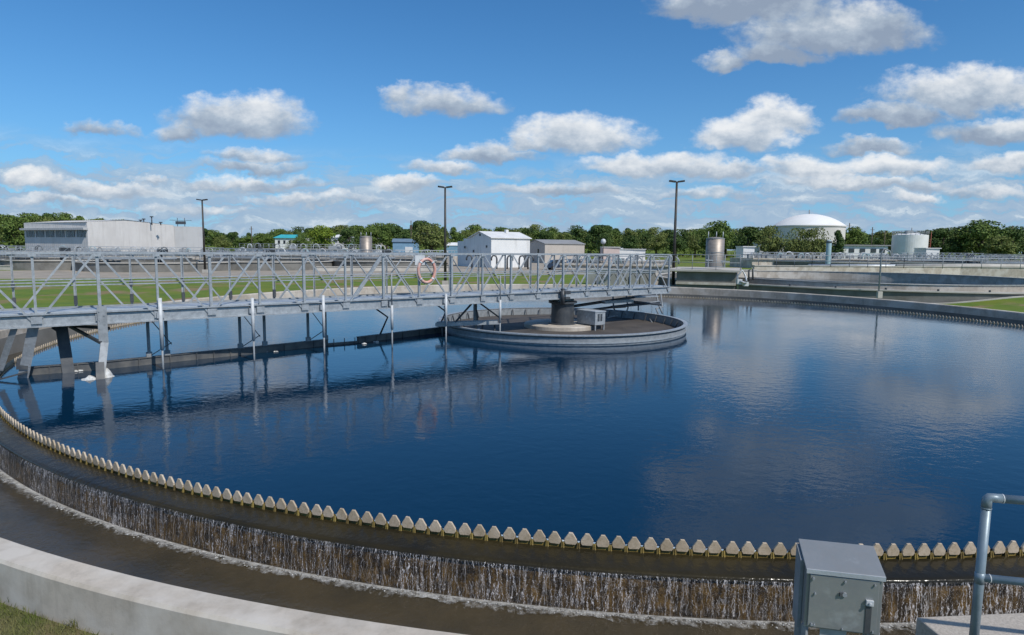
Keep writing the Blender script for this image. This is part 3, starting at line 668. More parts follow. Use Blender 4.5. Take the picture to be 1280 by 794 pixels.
# foam and scraps along the beam
m = MB(); rf = random.Random(5)
for px, py, s in ((88, 463, .10), (94, 464, .13), (106, 461, .08), (120, 461, .06), (152, 456, .10), (171, 453, .16), (176, 453, .14), (190, 451, .12), (330, 440, .08), (455, 430, .10), (470, 428, .09), (596, 412, .08), (345, 440, .05), (130, 460, .04)):
    p = onz(px, py, -0.03)
    for k in range(5): blob(m, (p.x + rf.uniform(-s, s), p.y + rf.uniform(-.5, .5) * s, -0.02), s * rf.uniform(.4, .8), 0.5, rf)
tag(m.build('scum_foam', 'foam'), 'white and tan foam scraps floating beside the skimmer beam', 'foam', kind='stuff')
for (px, py, s, hh, lb) in ((113, 474, .12, .08, 'low ragged white float left of the tall bridge leg'), (134, 471, .12, .20, 'taller pointed white float right of the bridge leg')):
    p = onz(px, py, -0.035); m = MB(); n = 9
    prof_ = [(0.0, hh), (0.35 * s, hh * .85), (0.7 * s, hh * .5), (s, hh * .1), (s * 1.05, -.02)]
    m.lathe(prof_, (p.x, p.y), n, smooth=True, zf=lambda v, z: z - .03 + rf.uniform(-.012, .012))
    m.lathe([(s * 1.4, 0.0), (s * 1.3, .012), (.02, .014)], (p.x - .02, p.y), 10, zf=lambda v, z: z - .035)
    o = m.build('white_float', 'foam'); tag(o, lb, 'float', 'white floats at the bridge leg')
# life buoy + board
q = bt(533, -0.12); pc = bp(q, -0.12, 2.27)
lb = thing('life_buoy', Vector((pc.x, pc.y, 1.9)), 'faded orange life buoy hanging on the bridge railing', 'life buoy')
m = MB(); K = 36
m.tube([pc + BD * (0.29 * math.cos(2 * math.pi * k / K)) + UP * (0.36 * math.sin(2 * math.pi * k / K)) for k in range(K + 1)], 0.046, 10, caps=False); m.build('ring', 'ring', lb)
m = MB()
for k in range(4):
    a = math.pi / 4 + k * math.pi / 2; m.tube([pc + BD * (0.29 * math.cos(a + s)) + UP * (0.36 * math.sin(a + s)) for s in (-.09, 0, .09)], 0.050, 10)
m.build('band', 'white_paint', lb)
m = MB(); m.tube([pc + BD * (0.36 * math.cos(2 * math.pi * k / 24)) + UP * (0.43 * math.sin(2 * math.pi * k / 24) + .012 * (k % 6 - 3)) for k in range(25)], 0.008, 5, caps=False); m.build('rope', 'white_paint', lb)
q = bt(526, -0.16); pc = bp(q, -0.085, 2.60)
o = MB().box(pc, (0.34, 0.02, 0.30), math.atan2(BD.y, BD.x)).build('notice_board', 'white_paint'); tag(o, 'blank white board with one dark bolt above the life buoy', 'sign')
MB().box(pc - BN * .015, (0.03, 0.012, 0.03), math.atan2(BD.y, BD.x)).build('bolt', 'dark_steel', o)

# ------------------------------------------------------------------ inner ring, column, cabinet
RC = Vector((1.90, 24.33, 0))
rg = thing('centre_ring', (RC.x, RC.y, -0.05), 'round grey steel ring wall standing in the middle of the basin', 'basin ring')
m = MB(); m.lathe([(4.54, -0.3), (4.64, -0.3), (4.64, 0.20), (4.60, 0.20)], RC, 128, smooth=False); m.lathe([(4.56, 0.30), (4.56, -0.3)], RC, 128); m.build('wall', 'galv_dull', rg)
m = MB(); m.lathe([(4.56, .26), (4.56, 0.305), (4.71, 0.305), (4.71, 0.265), (4.64, 0.265)], RC, 128); m.lathe([(4.645, .02), (4.67, .02), (4.67, .07), (4.645, .07)], RC, 128); m.build('rim', 'galv', rg)
for k in range(44):
    m = MB(); a = 2 * math.pi * k / 44
    d = Vector((math.sin(a), math.cos(a), 0)); p = RC + d * 4.50
    m.bar(p + UP * .25, p - d * 0.10 + UP * -.05, 0.03, 0.05); m.build('rim_bracket', 'dark_steel', rg)
w = MB(); w.disc(RC, 4.55, -0.010, 96); tag(w.build('scum_surface', 'scum'), kind='structure')
cp = thing('centre_column', (RC.x, RC.y, 0), 'dark round column with disc base and drive under the bridge', 'column')
m = MB(); m.lathe([(1.42, -0.02), (1.42, 0.12), (1.39, 0.15), (0.0, 0.15)], RC, 64); m.build('base_disc', 'concrete', cp)
CX = RC + Vector((0.02, -.35, 0))
m = MB(); m.lathe([(0.52, 0.152), (0.52, .20), (0.43, .20), (0.43, 0.92), (0.54, .95), (0.54, 1.02), (0.0, 1.02)], CX, 40, smooth=False); m.build('column', 'dark_steel', cp)
m = MB(); m.box(CX + Vector((-.05, .1, 1.065)), (.8, .55, .09), math.atan2(BD.y, BD.x)); m.build('bearing_plate', 'galv_dull', cp)
qd = bt(704, -.2); pd_ = bp(qd, -.17, 1.36)
m = MB(); m.tube([pd_ + Vector((0, 0, -.36)), pd_ + Vector((0, 0, .14))], 0.075, 14); m.box(pd_ + Vector((.16, .05, .04)), (.26, .12, .12), .6); m.box(pd_ + Vector((.16, .05, -.16)), (.22, .12, .08), .6); m.box(pd_ + Vector((.0, .0, .16)), (.12, .12, .06), .6); m.build('drive_motor', 'dark_steel', cp)
# cabinet on frame
cc = at(744, 401, 23.2); cz = 0.19
cb = thing('equipment_cabinet', (cc.x, cc.y, 0), 'grey steel cabinet with two dark vents beside the centre column', 'cabinet')
d1 = -BN; d2 = BD     # toward camera-right and along the bridge
def cab(a, b, z): p = Vector((cc.x, cc.y, 0)) - Vector((BN.x, BN.y, 0)) * 0 + BN * a + BD * b; return Vector((p.x, p.y, z))
# corner at cc: left face runs along +BN (a) , right face along +BD (b)
LA, LB_ = 0.98, 0.52
m = MB(); P8 = [cab(0, 0, cz), cab(0, LB_, cz), cab(LA, LB_, cz), cab(LA, 0, cz), cab(0, 0, cz + .48), cab(0, LB_, cz + .48), cab(LA, LB_, cz + .48), cab(LA, 0, cz + .48)]
m.quadbox(P8); m.build('body', 'galv', cb, bevel=.01)
m = MB(); m.quadbox([cab(-.02, -.02, cz + .482), cab(-.02, LB_ + .02, cz + .482), cab(LA + .02, LB_ + .02, cz + .482), cab(LA + .02, -.02, cz + .482), cab(-.02, -.02, cz + .515), cab(-.02, LB_ + .02, cz + .515), cab(LA + .02, LB_ + .02, cz + .515), cab(LA + .02, -.02, cz + .515)]); m.build('lid', 'deckgrate', cb)
for b_ in (.17, .31):
    m = MB()
    for k in range(5): m.bar(cab(-.008, b_ - .045, cz + .17 + k * .055), cab(-.008, b_ + .045, cz + .17 + k * .055), 0.012, 0.04)
    m.build('vent', 'dark_steel', cb)
m = MB(); m.box(cab(.45, -.01, cz + .28), (.02, .05, .05)); m.build('knob', 'white_paint', cb)
for a_, b_ in ((.04, .04), (.04, LB_ - .04), (LA - .04, .04), (LA - .04, LB_ - .04)):
    m = MB(); m.bar(cab(a_, b_, -.02), cab(a_, b_, cz), .05, .05); m.build('leg', 'galv_dull', cb)
m = MB(); m.box(cab(LA / 2, LB_ / 2, cz - .13), (.5, .6, .16), .5); m.build('gearbox', 'dark_steel', cb)
# skimmer arm assembly on the far side of the ring
sa = thing('skimmer_arm', (RC.x + 1.5, RC.y + 2, .5), 'tangled dark pipe frame hung under the bridge end over the ring', 'skimmer')
m = MB()
for (a_, b_, r) in (((716, 383, 24.8), (822, 367, 29.0), .06), ((722, 390, 24.6), (800, 379, 28.0), .05), ((790, 377, 27.0), (826, 381, 28.0), .05), ((764, 384, 26.0), (824, 378, 28.4), .06)):
    m.tube([at(*a_), at(*b_)], r, 10)
m.build('arm', 'dark_steel', sa)
m = MB()
for pts in ([(766, 368, 27.2), (767, 385, 27), (772, 394, 27), (760, 397, 26.4)], [(783, 370, 27.6), (785, 385, 27.6), (782, 393, 27.4)], [(820, 366, 28.6), (823, 380, 28.4), (828, 392, 28.2)], [(826, 368, 28.8), (828, 384, 28.6), (820, 386, 28.2), (824, 395, 28.1)],
            [(770, 383, 26.6), (824, 377, 28.2)], [(798, 380, 27.6), (798, 388, 27.4)], [(812, 399, 26.6), (816, 405, 26), (818, 413, 25.4)]):
    m.tube([at(*p) for p in pts], .035, 7)
m.build('pipe', 'galv_dull', sa)
m = MB(); m.box(at(772, 377, 26.4), (1.7, .25, .10), math.atan2(BD.y, BD.x)); m.box(at(806, 371, 28), (1.5, .3, .05), math.atan2(BD.y, BD.x)); m.build('tray', 'galv', sa)
m = MB(); m.bar(at(728, 397, 24.2), at(745, 386, 26.2), .05, .05); m.bar(at(745, 386, 26.2), at(782, 384, 27), .05, .05); m.build('link_bar', 'galv_dull', sa)
# inlet trough at left edge of the ring
p1, p2 = at(545, 411, 21.6), at(622, 409, 22.2)
tr = thing('scum_trough', (p2.x, p2.y, .2), 'narrow pale metal scum trough resting over the left rim of the ring', 'trough')
m = MB(); m.bar(Vector((p1.x, p1.y, .33)), Vector((p2.x, p2.y, .36)), .34, .05); m.bar(Vector((p1.x, p1.y - .17, .38)), Vector((p2.x, p2.y - .17, .40)), .03, .12); m.bar(Vector((p1.x, p1.y + .17, .38)), Vector((p2.x, p2.y + .17, .40)), .03, .12); m.build('channel', 'galv', tr)
m = MB()
for f in (.1, .45, .75, .95): q = p1.lerp(p2, f); m.tube([Vector((q.x, q.y, -.15)), Vector((q.x, q.y, .33))], .03, 7)
m.build('bracket', 'dark_steel', tr)

# ------------------------------------------------------------------ foreground control box
zf_ = 3 - 1.90
A0_ = at(1009, 712, 3.70); fl_z = A0_.z; A = Vector((A0_.x, A0_.y, 0)); Bp = onz(1105, 722.5, fl_z)
fd = Vector((Bp.x - A.x, Bp.y - A.y, 0)); WF = fd.length; fd.normalize(); fn = Vector((fd.y, -fd.x, 0))   # outward (to camera)
bk = -fn
def bx(u, d, z): p = A + fd * u + bk * d; return Vector((p.x, p.y, z))
def depth_for(px, py):
    d = ray(px, py); u = d.x / d.y; q = (A.x - u * A.y) / (u * bk.y - bk.x); P_ = A + bk * q; return q, EYE.z + d.z * (P_.y / d.y)
qd_, zback = depth_for(999.6, 677)
ZTf = fl_z; ZBt = ZTf - 0.372; DP = qd_ - .015
cbx = thing('control_box', bx(WF / 2, DP / 2, GZ), 'grey zinc control box with sloping lid and latched door in the foreground', 'control box')
m = MB(); ZBk = ZTf + (zback - fl_z) * .95
m.quadbox([bx(0, 0, ZBt), bx(WF, 0, ZBt), bx(WF, DP, ZBt), bx(0, DP, ZBt), bx(0, 0, ZTf), bx(WF, 0, ZTf), bx(WF, DP, ZBk), bx(0, DP, ZBk)]); m.build('body', 'zinc', cbx, bevel=.004)
m = MB(); o_ = .008
def lidz(d): return ZTf + (ZBk - ZTf) * d / DP
m.quadbox([bx(-o_, -.012, lidz(-.012) + .003), bx(WF + o_, -.012, lidz(-.012) + .003), bx(WF + o_, DP + .02, lidz(DP + .02) + .003), bx(-o_, DP + .02, lidz(DP + .02) + .003),
           bx(-o_, -.012, lidz(-.012) + .015), bx(WF + o_, -.012, lidz(-.012) + .015), bx(WF + o_, DP + .02, lidz(DP + .02) + .015), bx(-o_, DP + .02, lidz(DP + .02) + .015)]); ld_ = m.build('lid', 'zinc', cbx, bevel=.003)
m = MB(); m.bar(bx(-o_ + .002, -.015, lidz(-.012) + .002), bx(WF + o_ - .002, -.015, lidz(-.012) + .002), .006, .026); m.build('lid_lip', 'deckgrate', ld_)
m = MB(); m.quadbox([bx(.018, -.012, ZBt + .012), bx(WF - .024, -.012, ZBt + .012), bx(WF - .024, -.002, ZBt + .012), bx(.018, -.002, ZBt + .012), bx(.018, -.012, ZTf - .022), bx(WF - .024, -.012, ZTf - .022), bx(WF - .024, -.002, ZTf - .022), bx(.018, -.002, ZTf - .022)])
door = m.build('door', 'zinc', cbx, bevel=.003)
HD = ZTf - ZBt
def bolt(u, z, r=.007, d=.012): 
    mm = MB(); mm.tube([bx(u, -.012, z), bx(u, -.012 - d, z)], r, 8); return mm
for (u, z, r) in ((.05, ZTf - .14, .006), (WF * .5, ZTf - .125, .014), (.04, ZBt + .03, .008), (.055, ZBt + .03, .006), (WF * .5, ZTf - .045, .007), (WF - .05, ZTf - .045, .006), (WF * .5, ZBt + .025, .005), (WF - .045, ZBt + .03, .006), (.035, ZTf - .045, .008)):
    bolt(u, z, r).build('bolt', 'galv_dull', door)
m = MB(); m.box(bx(WF * .5 - .018, -.020, ZTf - .125), (.022, .01, .022)); m.build('bolt', 'dark_steel', door)
m = MB(); ua = WF - .095
m.quadbox([bx(ua, -.030, ZTf - .175), bx(ua + .042, -.030, ZTf - .175), bx(ua + .042, -.013, ZTf - .175), bx(ua, -.013, ZTf - .175), bx(ua, -.030, ZTf - .140), bx(ua + .042, -.030, ZTf - .140), bx(ua + .042, -.013, ZTf - .140), bx(ua, -.013, ZTf - .140)])
m.tube([bx(ua + .02, -.03, ZTf - .158), bx(ua + .02, -.045, ZTf - .158)], .009, 10); m.build('latch', 'white_paint', door, bevel=.002)
m = MB(); m.quadbox([bx(ua + .004, -.017, ZBt + .015), bx(ua + .036, -.017, ZBt + .015), bx(ua + .036, -.0125, ZBt + .015), bx(ua + .004, -.0125, ZBt + .015), bx(ua + .004, -.017, ZTf - .178), bx(ua + .036, -.017, ZTf - .178), bx(ua + .036, -.0125, ZTf - .178), bx(ua + .004, -.0125, ZTf - .178)]); m.build('latch_plate', 'dark_steel', door)
m = MB(); m.quadbox([bx(.10, .02, ZBt - .10), bx(.25, .02, ZBt - .10), bx(.25, .03, ZBt - .10), bx(.10, .03, ZBt - .10), bx(.10, .02, ZBt), bx(.25, .02, ZBt), bx(.25, .03, ZBt), bx(.10, .03, ZBt)]); m.build('bottom_plate', 'galv', cbx)
for u, d in ((.012, .02), (WF - .012, .02), (.012, DP - .02), (WF - .012, DP - .02)):
    m = MB(); m.bar(bx(u, d, GZ), bx(u, d, ZBt + .01), .03, .03); m.build('post', 'galv_dull', cbx)
# back board (slightly wider sheet at the left side)
m = MB(); m.quadbox([bx(-.022, DP * .35, ZBt - .05), bx(-.002, DP * .35, ZBt - .05), bx(-.002, DP, ZBt - .05), bx(-.022, DP, ZBt - .05), bx(-.022, DP * .35, lidz(DP * .35) - .003), bx(-.002, DP * .35, lidz(DP * .35) - .003), bx(-.002, DP, ZBk - .003), bx(-.022, DP, ZBk - .003)]); m.build('side_panel', 'galv_dull', cbx)

# ------------------------------------------------------------------ slab and handrail
PZ = 0.57
c1_ = onz(1145, 771, PZ); c2_ = onz(1285, 765, PZ)
slab = MB(); sl_ = (c2_ - c1_).normalized()
e1 = c1_ + sl_ * 3.0; nb = Vector((sl_.y, -sl_.x, 0))
slab.quadbox([Vector((*v.xy, GZ)) for v in (c1_ + nb * 3, e1 + nb * 3, e1, c1_)] + [Vector((*v.xy, PZ)) for v in (c1_ + nb * 3, e1 + nb * 3, e1, c1_)])
so = slab.build('concrete_slab', 'pad', bevel=.012); tag(so, 'sandy concrete slab corner below the handrail', 'slab')
hy = 3.40; pa = at(1234, 622, hy); pb = at(1219, 790, hy)
px_, py_ = pa.x, pa.y
hr = thing('handrail', Vector((px_, py_, PZ)), 'blue grey pipe handrail standing on the concrete slab', 'handrail')
e_t = pa + Vector((0, 0, 0)); rd = (at(1281, 632, 3.42) - pa); rd = Vector((rd.x, rd.y - .30 * abs(rd.x) * 1.0, 0)).normalized(); e_t = pa + rd * 1.9; PR = 0.0238
zt0 = pa.z; q0 = Vector((px_, py_, zt0))
m = MB(); m.tube([Vector((px_, py_, PZ)), q0 - UP * .06], PR, 20); m.build('post', 'railpaint', hr)
m = MB(); m.tube([q0 - UP * .06, q0 - UP * .022, q0 - UP * .008 + rd * .004, q0 + rd * .010, q0 + rd * .03, q0 + rd * .07], PR * 1.05, 20); m.build('elbow', 'railpaint', hr)
m = MB(); m.tube([q0 + rd * .07, Vector((e_t.x, e_t.y, zt0))], PR, 20); m.build('top_rail', 'railpaint', hr)
zm = at(1228, 722, hy).z; qm = Vector((px_, py_, zm))
m = MB(); m.tube([qm, Vector((e_t.x, e_t.y, zm))], PR * .93, 20); m.build('mid_rail', 'railpaint', hr)
for q_, dd, k, rr_ in ((q0, rd, .071, PR * 1.10), (qm, rd, .045, PR * 1.02)):
    m = MB(); m.tube([q_ + dd * k, q_ + dd * (k + .005)], rr_, 20); m.build('joint_ring', 'white_paint', hr)
m = MB(); m.tube([q0 - UP * .064, q0 - UP * .056], PR * 1.12, 20); m.build('collar', 'railpaint', hr)
m = MB(); m.tube([qm - UP * .032, qm + UP * .032], PR * 1.05, 20); m.build('collar', 'railpaint', hr)
m = MB(); m.lathe([(0.0, PZ + .012), (.06, PZ + .012), (.06, PZ)], (px_, py_), 20); m.build('foot_plate', 'railpaint', hr)

# ------------------------------------------------------------------ lamp posts
def lamp(px, ptop, Y, label, wd=.11, heads=2):
    p = at(px, 330, Y); zt = at(px, ptop, Y).z; p = Vector((at(px, (ptop + 340) / 2, Y).x, p.y, GZ))
    r = thing('street_lamp', p, label, 'street lamp', 'tall dark lamp poles around the plant')
    m = MB(); m.tube([p, Vector((p.x, p.y, zt))], [wd, wd * .6], 10); m.build('pole', 'pole', r)
    for s in ((-1, 1) if heads == 2 else (-1,)):
        m = MB(); m.bar(Vector((p.x + s * .1, p.y, zt - .02)), Vector((p.x + s * .62, p.y, zt + .05)), .30, .13); m.build('lamp_head', 'pole', r)
    m = MB(); m.box(p + Vector((0, 0, .12)), (.5, .5, .5)); m.build('base', 'concrete_pale', r)
lamp(556.5, 234, 56, 'middle dark lamp pole behind the bridge, left of the white gabled building', .13)
lamp(844, 227, 53, 'right hand dark lamp pole rising beyond the bridge end', .14)
lamp(254.5, 250, 76, 'left hand dark lamp pole beside the cream building', .14)

# ------------------------------------------------------------------ buildings
def prism(root, name, mt, base, z0, z1, bev=0):
    m = MB(); k = len(base)
    for a, b in zip(base, base[1:] + base[:1]): m.poly([(a[0], a[1], z0), (b[0], b[1], z0), (b[0], b[1], z1), (a[0], a[1], z1)])
    m.poly([(a[0], a[1], z1) for a in base]); return m.build(name, mt, root)
def rect(o, u, L, v, Wd): return [(o.x, o.y), (o.x + u.x * L, o.y + u.y * L), (o.x + u.x * L + v.x * Wd, o.y + u.y * L + v.y * Wd), (o.x + v.x * Wd, o.y + v.y * Wd)]
def V2(x, y): return Vector((x, y, 0))
# big cream hall, left
c0 = at(110, 300, 150); c0.z = GZ; hz = at(110, 277.5, 150).z
u1 = V2(.45, .893); v1 = V2(-.893, .45)
bl = thing('industrial_building', c0, 'large cream flat sided hall with a window band at far left', 'building')
prism(bl, 'wall', 'cream', rect(c0, u1, 22, v1, 27), GZ, hz)
m = MB(); P0 = [c0 + v1 * 0, c0 + u1 * 9, c0 + u1 * 22]
zr = hz + .9
m.poly([Vector((*(c0 - u1 * .3).xy, hz + .01)), Vector((*(c0 + u1 * 9 - v1 * .2).xy, zr)), Vector((*(c0 + u1 * 9 + v1 * 27).xy, zr)), Vector((*(c0 + v1 * 27).xy, hz + .01))])
m.poly([Vector((*(c0 + u1 * 9 - v1 * .2).xy, zr)), Vector((*(c0 + u1 * 22.2).xy, hz + .01)), Vector((*(c0 + u1 * 22.2 + v1 * 27).xy, hz + .01)), Vector((*(c0 + u1 * 9 + v1 * 27).xy, zr))])
m.poly([Vector((*(c0).xy, hz)), Vector((*(c0 + u1 * 22).xy, hz)), Vector((*(c0 + u1 * 9).xy, zr))]); m.build('roof', 'cream', bl)
fa = c0 - u1 * .02
zt_ = at(108, 288, 150).z; zb_ = at(108, 296.5, 150).z
for k in range(6):
    s0, s1 = .7 + k * 4.35, .7 + k * 4.35 + 3.6
    m = MB(); q0, q1 = fa + v1 * s0 - u1 * .03, fa + v1 * s1 - u1 * .03
    m.bar(Vector((*q0.xy, (zt_ + zb_) / 2)), Vector((*q1.xy, (zt_ + zb_) / 2)), .06, zt_ - zb_); wn = m.build('window', 'glass', bl)
    for j in range(7): 
        if (j * 7 + k * 3) % 5 == 0: continue
        m = MB(); q = q0.lerp(q1, (j + .5) / 7) - u1 * .06; m.bar(Vector((*q.xy, zb_ + .05)), Vector((*q.xy, zt_ - .05)), .16, .04, u1); m.build('blind', 'blind', wn)
m = MB(); m.bar(Vector((*(fa - u1 * .5 - v1 * .2).xy, zt_ + .35)), Vector((*(fa - u1 * .5 + v1 * 27).xy, zt_ + .35)), 1.1, .5); m.build('canopy', 'greyclad', bl)
a0 = c0 + u1 * 22; prism(bl, 'annex_wall', 'greyclad', rect(V2(a0.x - .3, a0.y + .3), V2(.88, .47), 7.2, V2(-.47, .88), 14), GZ, hz - .25)
m = MB()
for px, h in ((154, .9), (160, .7), (176, 1.0), (180, 1.3), (190, 1.9), (201, .5)):
    m = MB(); q = at(px, 282, 163); m.tube([Vector((q.x, q.y, hz - .2)), Vector((q.x, q.y, hz + h))], .13, 6); m.box((q.x, q.y, hz + h), (.6, .6, .25)); m.build('roof_vent', 'dark_steel', bl)
m = MB()
for px in (222, 231): q = at(px, 282, 176); m.tube([Vector((q.x, q.y, hz - .3)), Vector((q.x, q.y, hz + 2.2))], .08, 5)
q = at(226, 282, 176); m.box((q.x, q.y, hz + .9), (2.6, .5, .8)); m.bar(Vector((q.x - 3, q.y, hz + 1.6)), Vector((q.x + 3, q.y, hz + 1.5)), .1, .1); m.build('roof_frame', 'dark_steel', bl)
# white gabled building
def gable(root, o, L, u, Wd, v, eave, ridge, wm, rm, over=.25):
    prism(root, 'wall', wm, rect(o, u, L, v, Wd), GZ, eave)
    m = MB(); h = Wd / 2
    for s in (0, L): q = o + u * s; m.poly([Vector((*q.xy, eave)), Vector((*(q + v * Wd).xy, eave)), Vector((*(q + v * h).xy, ridge))])
    m.build('gable_wall', wm, root)
    m = MB(); a = o - u * over; b = o + u * (L + over); th = .12
    for (w0, w1) in ((-over, h), (Wd + over, h)):
        e0 = eave - over * (ridge - eave) / h + .03
        m.quadbox([Vector((*(a + v * w0).xy, e0)), Vector((*(b + v * w0).xy, e0)), Vector((*(b + v * w1).xy, ridge + .03)), Vector((*(a + v * w1).xy, ridge + .03)),
                   Vector((*(a + v * w0).xy, e0 + th)), Vector((*(b + v * w0).xy, e0 + th)), Vector((*(b + v * w1).xy, ridge + .03 + th)), Vector((*(a + v * w1).xy, ridge + .03 + th))])
    m.build('roof', rm, root)
c0 = at(614, 320, 105); c0.z = GZ; ev = at(614, 297.5, 105).z; rz_ = at(598, 290, 107).z
u1 = V2(.8, .6); v1 = V2(-.6, .8)
wb_ = thing('gabled_building', c0, 'white gabled metal building behind the lawn, beside a beige shed', 'building')
gable(wb_, c0, 8.1, u1, 6.6, v1, ev, rz_, 'white', 'whiteroof')
prism(wb_, 'annex_wall', 'white', rect(c0 + v1 * 6.6 + u1 * .2, u1, 7, v1, 2.2), GZ, ev - .05)
prism(wb_, 'annex_wall', 'white', rect(c0 + v1 * 8.8 + u1 * .6, u1, 6, v1, 2.6), GZ, ev - .5)
q = c0 + v1 * 3.3 - u1 * .03; MB().box((q.x, q.y, ev + .55), (.08, .35, .4), math.atan2(.6, .8)).build('gable_vent', 'dark_steel', wb_)
q = c0 + u1 * 5 + v1 * 2.6; MB().box((q.x, q.y, rz_ + .2), (.5, .5, .6), .64).build('roof_vent', 'whiteroof', wb_)
for w_, zz_ in ((1.3, .5), (5.2, 1.0), (8, .6)): q = c0 + v1 * w_ - u1 * .05; MB().box((q.x, q.y, ev - 1.6 * zz_ - .6), (.12, .3, .4), math.atan2(.6, .8)).build('wall_lamp', 'dark_steel', wb_)
q = c0 + v1 * 2.6 - u1 * .02; MB().box((q.x, q.y, GZ + 1.05), (.08, 1.0, 2.1), math.atan2(.6, .8)).build('door', 'galv_dull', wb_)
q = c0 + u1 * 7.3 - v1 * .02; MB().box((q.x, q.y, GZ + 1.05), (.9, .08, 2.1), math.atan2(.6, .8)).build('door', 'dark_steel', wb_)
# beige shed
c0 = at(681, 318, 140); c0.z = GZ; ev = at(681, 305, 140).z; rz_ = at(690, 300.5, 146).z
sh_ = thing('storage_shed', c0, 'long low beige shed with a grey roof right of the white gabled building', 'building')
u1 = V2(.90, .436); v1 = V2(-.436, .90)
gable(sh_, c0, 10.2, u1, 9, v1, ev, rz_, 'beige', 'greyroof', .2)
q = c0 + v1 * 3 - u1 * .03; MB().box((q.x, q.y, GZ + 2.6), (.08, .6, 1.0), math.atan2(.436, .9)).build('window', 'glass', sh_)
# white house
c0 = at(412, 312, 215); c0.z = GZ; ev = at(412, 297, 215).z; rz_ = at(425, 293.3, 218).z
hs = thing('white_house', c0, 'small white house with two dark windows among the trees', 'house')
prism(hs, 'wall', 'white_smooth', rect(c0, V2(1, .06), 7.5, V2(-.06, 1), 7), GZ, ev)
m = MB(); A4 = [Vector((x, y, ev)) for x, y in rect(c0 - V2(.5, .5), V2(1, .06), 8.5, V2(-.06, 1), 8)]; ap = [(A4[0] + A4[3]) / 2 + V2(2.8, 0), (A4[1] + A4[2]) / 2 - V2(2.8, 0)]
for q in ap: q.z = rz_
m.poly([A4[0], A4[1], ap[1], ap[0]]); m.poly([A4[1], A4[2], ap[1]]); m.poly([A4[2], A4[3], ap[0], ap[1]]); m.poly([A4[3], A4[0], ap[0]]); m.build('roof', 'whiteroof', hs)
prism(hs, 'porch', 'pink', rect(c0 - V2(3, -.5), V2(1, .06), 3, V2(-.06, 1), 5), GZ, ev - .4)
for s in (2.0, 5.4):
    m = MB(); q = c0 + V2(1, .06) * s; m.box((q.x, q.y - .05, ev - 1.1), (1.4, .1, .8)); wi = m.build('window', 'glass', hs)
    m = MB(); m.box((q.x, q.y - .12, ev - 1.55), (1.6, .1, .08)); m.box((q.x, q.y - .12, ev - .66), (1.6, .1, .08)); m.build('frame', 'white_smooth', wi)
# turquoise roof building
c0 = at(344, 312, 240); c0.z = GZ; ev = at(344, 297.5, 240).z; rz_ = at(350, 293.2, 243).z
tb = thing('community_hall', c0, 'far building with a bright turquoise roof in the treeline', 'building')
prism(tb, 'wall', 'white_smooth', rect(c0, V2(1, .05), 9, V2(-.05, 1), 7), GZ, ev)
m = MB(); A4 = [Vector((x, y, ev)) for x, y in rect(c0 - V2(.6, .6), V2(1, .05), 10.4, V2(-.05, 1), 8.4)]; ap = [(A4[0] + A4[3]) / 2 + V2(1.8, 0), (A4[1] + A4[2]) / 2 - V2(1.8, 0)]
for q in ap: q.z = rz_
m.poly([A4[0], A4[1], ap[1], ap[0]]); m.poly([A4[1], A4[2], ap[1]]); m.poly([A4[2], A4[3], ap[0], ap[1]]); m.poly([A4[3], A4[0], ap[0]]); m.build('roof', 'teal', tb)
for s in (1.5, 3.5, 5.5, 7.5): q = c0 + V2(1, .05) * s; MB().box((q.x, q.y - .05, ev - 1.5), (.8, .1, 1.2)).build('window', 'glass', tb)
# blue building
c0 = at(491, 312, 200); c0.z = GZ; ev = at(491, 302.5, 200).z; rz_ = at(505, 299, 203).z
bb_ = thing('blue_shed', c0, 'pale blue shed with a blue grey roof behind the lawn', 'building')
gable(bb_, c0, 7.8, V2(1, .1), 7, V2(-.1, 1), ev, rz_, 'blue', 'blueroof', .3)
MB().box((c0.x + 5, c0.y + .3, GZ + 2.0), (2.4, .1, 2.6)).build('door', 'white_smooth', bb_)
for i, (px, Y, py, wd, lab) in enumerate(((383, 285, 299, 4, 'tiny white roofed hut left of the yellow green tree'), (477, 290, 298.5, 6, 'distant pale hut with a white roof behind the blue shed'), (330, 290, 299.5, 4, 'far white hut by the turquoise roofed hall'), (566, 240, 305, 5, 'small light blue hut between the big tree and the gabled building'))):
    c0 = at(px, 312, Y); c0.z = GZ; ev = at(px, py + 2, Y).z
    hu = thing('hut', c0, lab, 'hut'); gable(hu, c0 - V2(wd / 2, 0), wd, V2(1, 0), 4, V2(0, 1), ev, ev + 1.0, 'blue' if i == 3 else 'white_smooth', 'whiteroof', .2)

# domed digester tank, right
pc = at(1013.5, 300, 190); zr_ = at(1013, 284, 190).z; rD = 41.5 / F * 190
dt = thing('domed_tank', (pc.x, pc.y + rD * .3, GZ), 'huge pale round tank with a white dome roof', 'tank'); DC = (pc.x, pc.y + 2)
m = MB(); m.lathe([(rD, GZ), (rD, zr_), (rD + .25, zr_ + .02), (rD + .25, zr_ + .35)], DC, 96, smooth=False); m.build('wall', 'dome', dt)
m = MB(); zd = at(1013, 267.2, 190).z - zr_ - .35
m.lathe([(rD * math.sin(t), zr_ + .35 + zd * (math.cos(t) - math.cos(1.15)) / (1 - math.cos(1.15)) if True else 0) for t in [0]], DC, 96) if False else None
Rs = (rD ** 2 + zd ** 2) / (2 * zd); am = math.asin(min(1, rD / Rs))
m.lathe([((rD + .2) / rD * Rs * math.sin(am * k / 16), zr_ + .35 + Rs * math.cos(am * k / 16) - (Rs - zd)) for k in range(16, -1, -1)], DC, 96, smooth=True); m.build('dome', 'domew', dt)
m = MB(); m.tube([(DC[0], DC[1], zr_ + zd), (DC[0], DC[1], zr_ + zd + 1.6)], .15, 6); m.build('vent', 'galv_dull', dt)
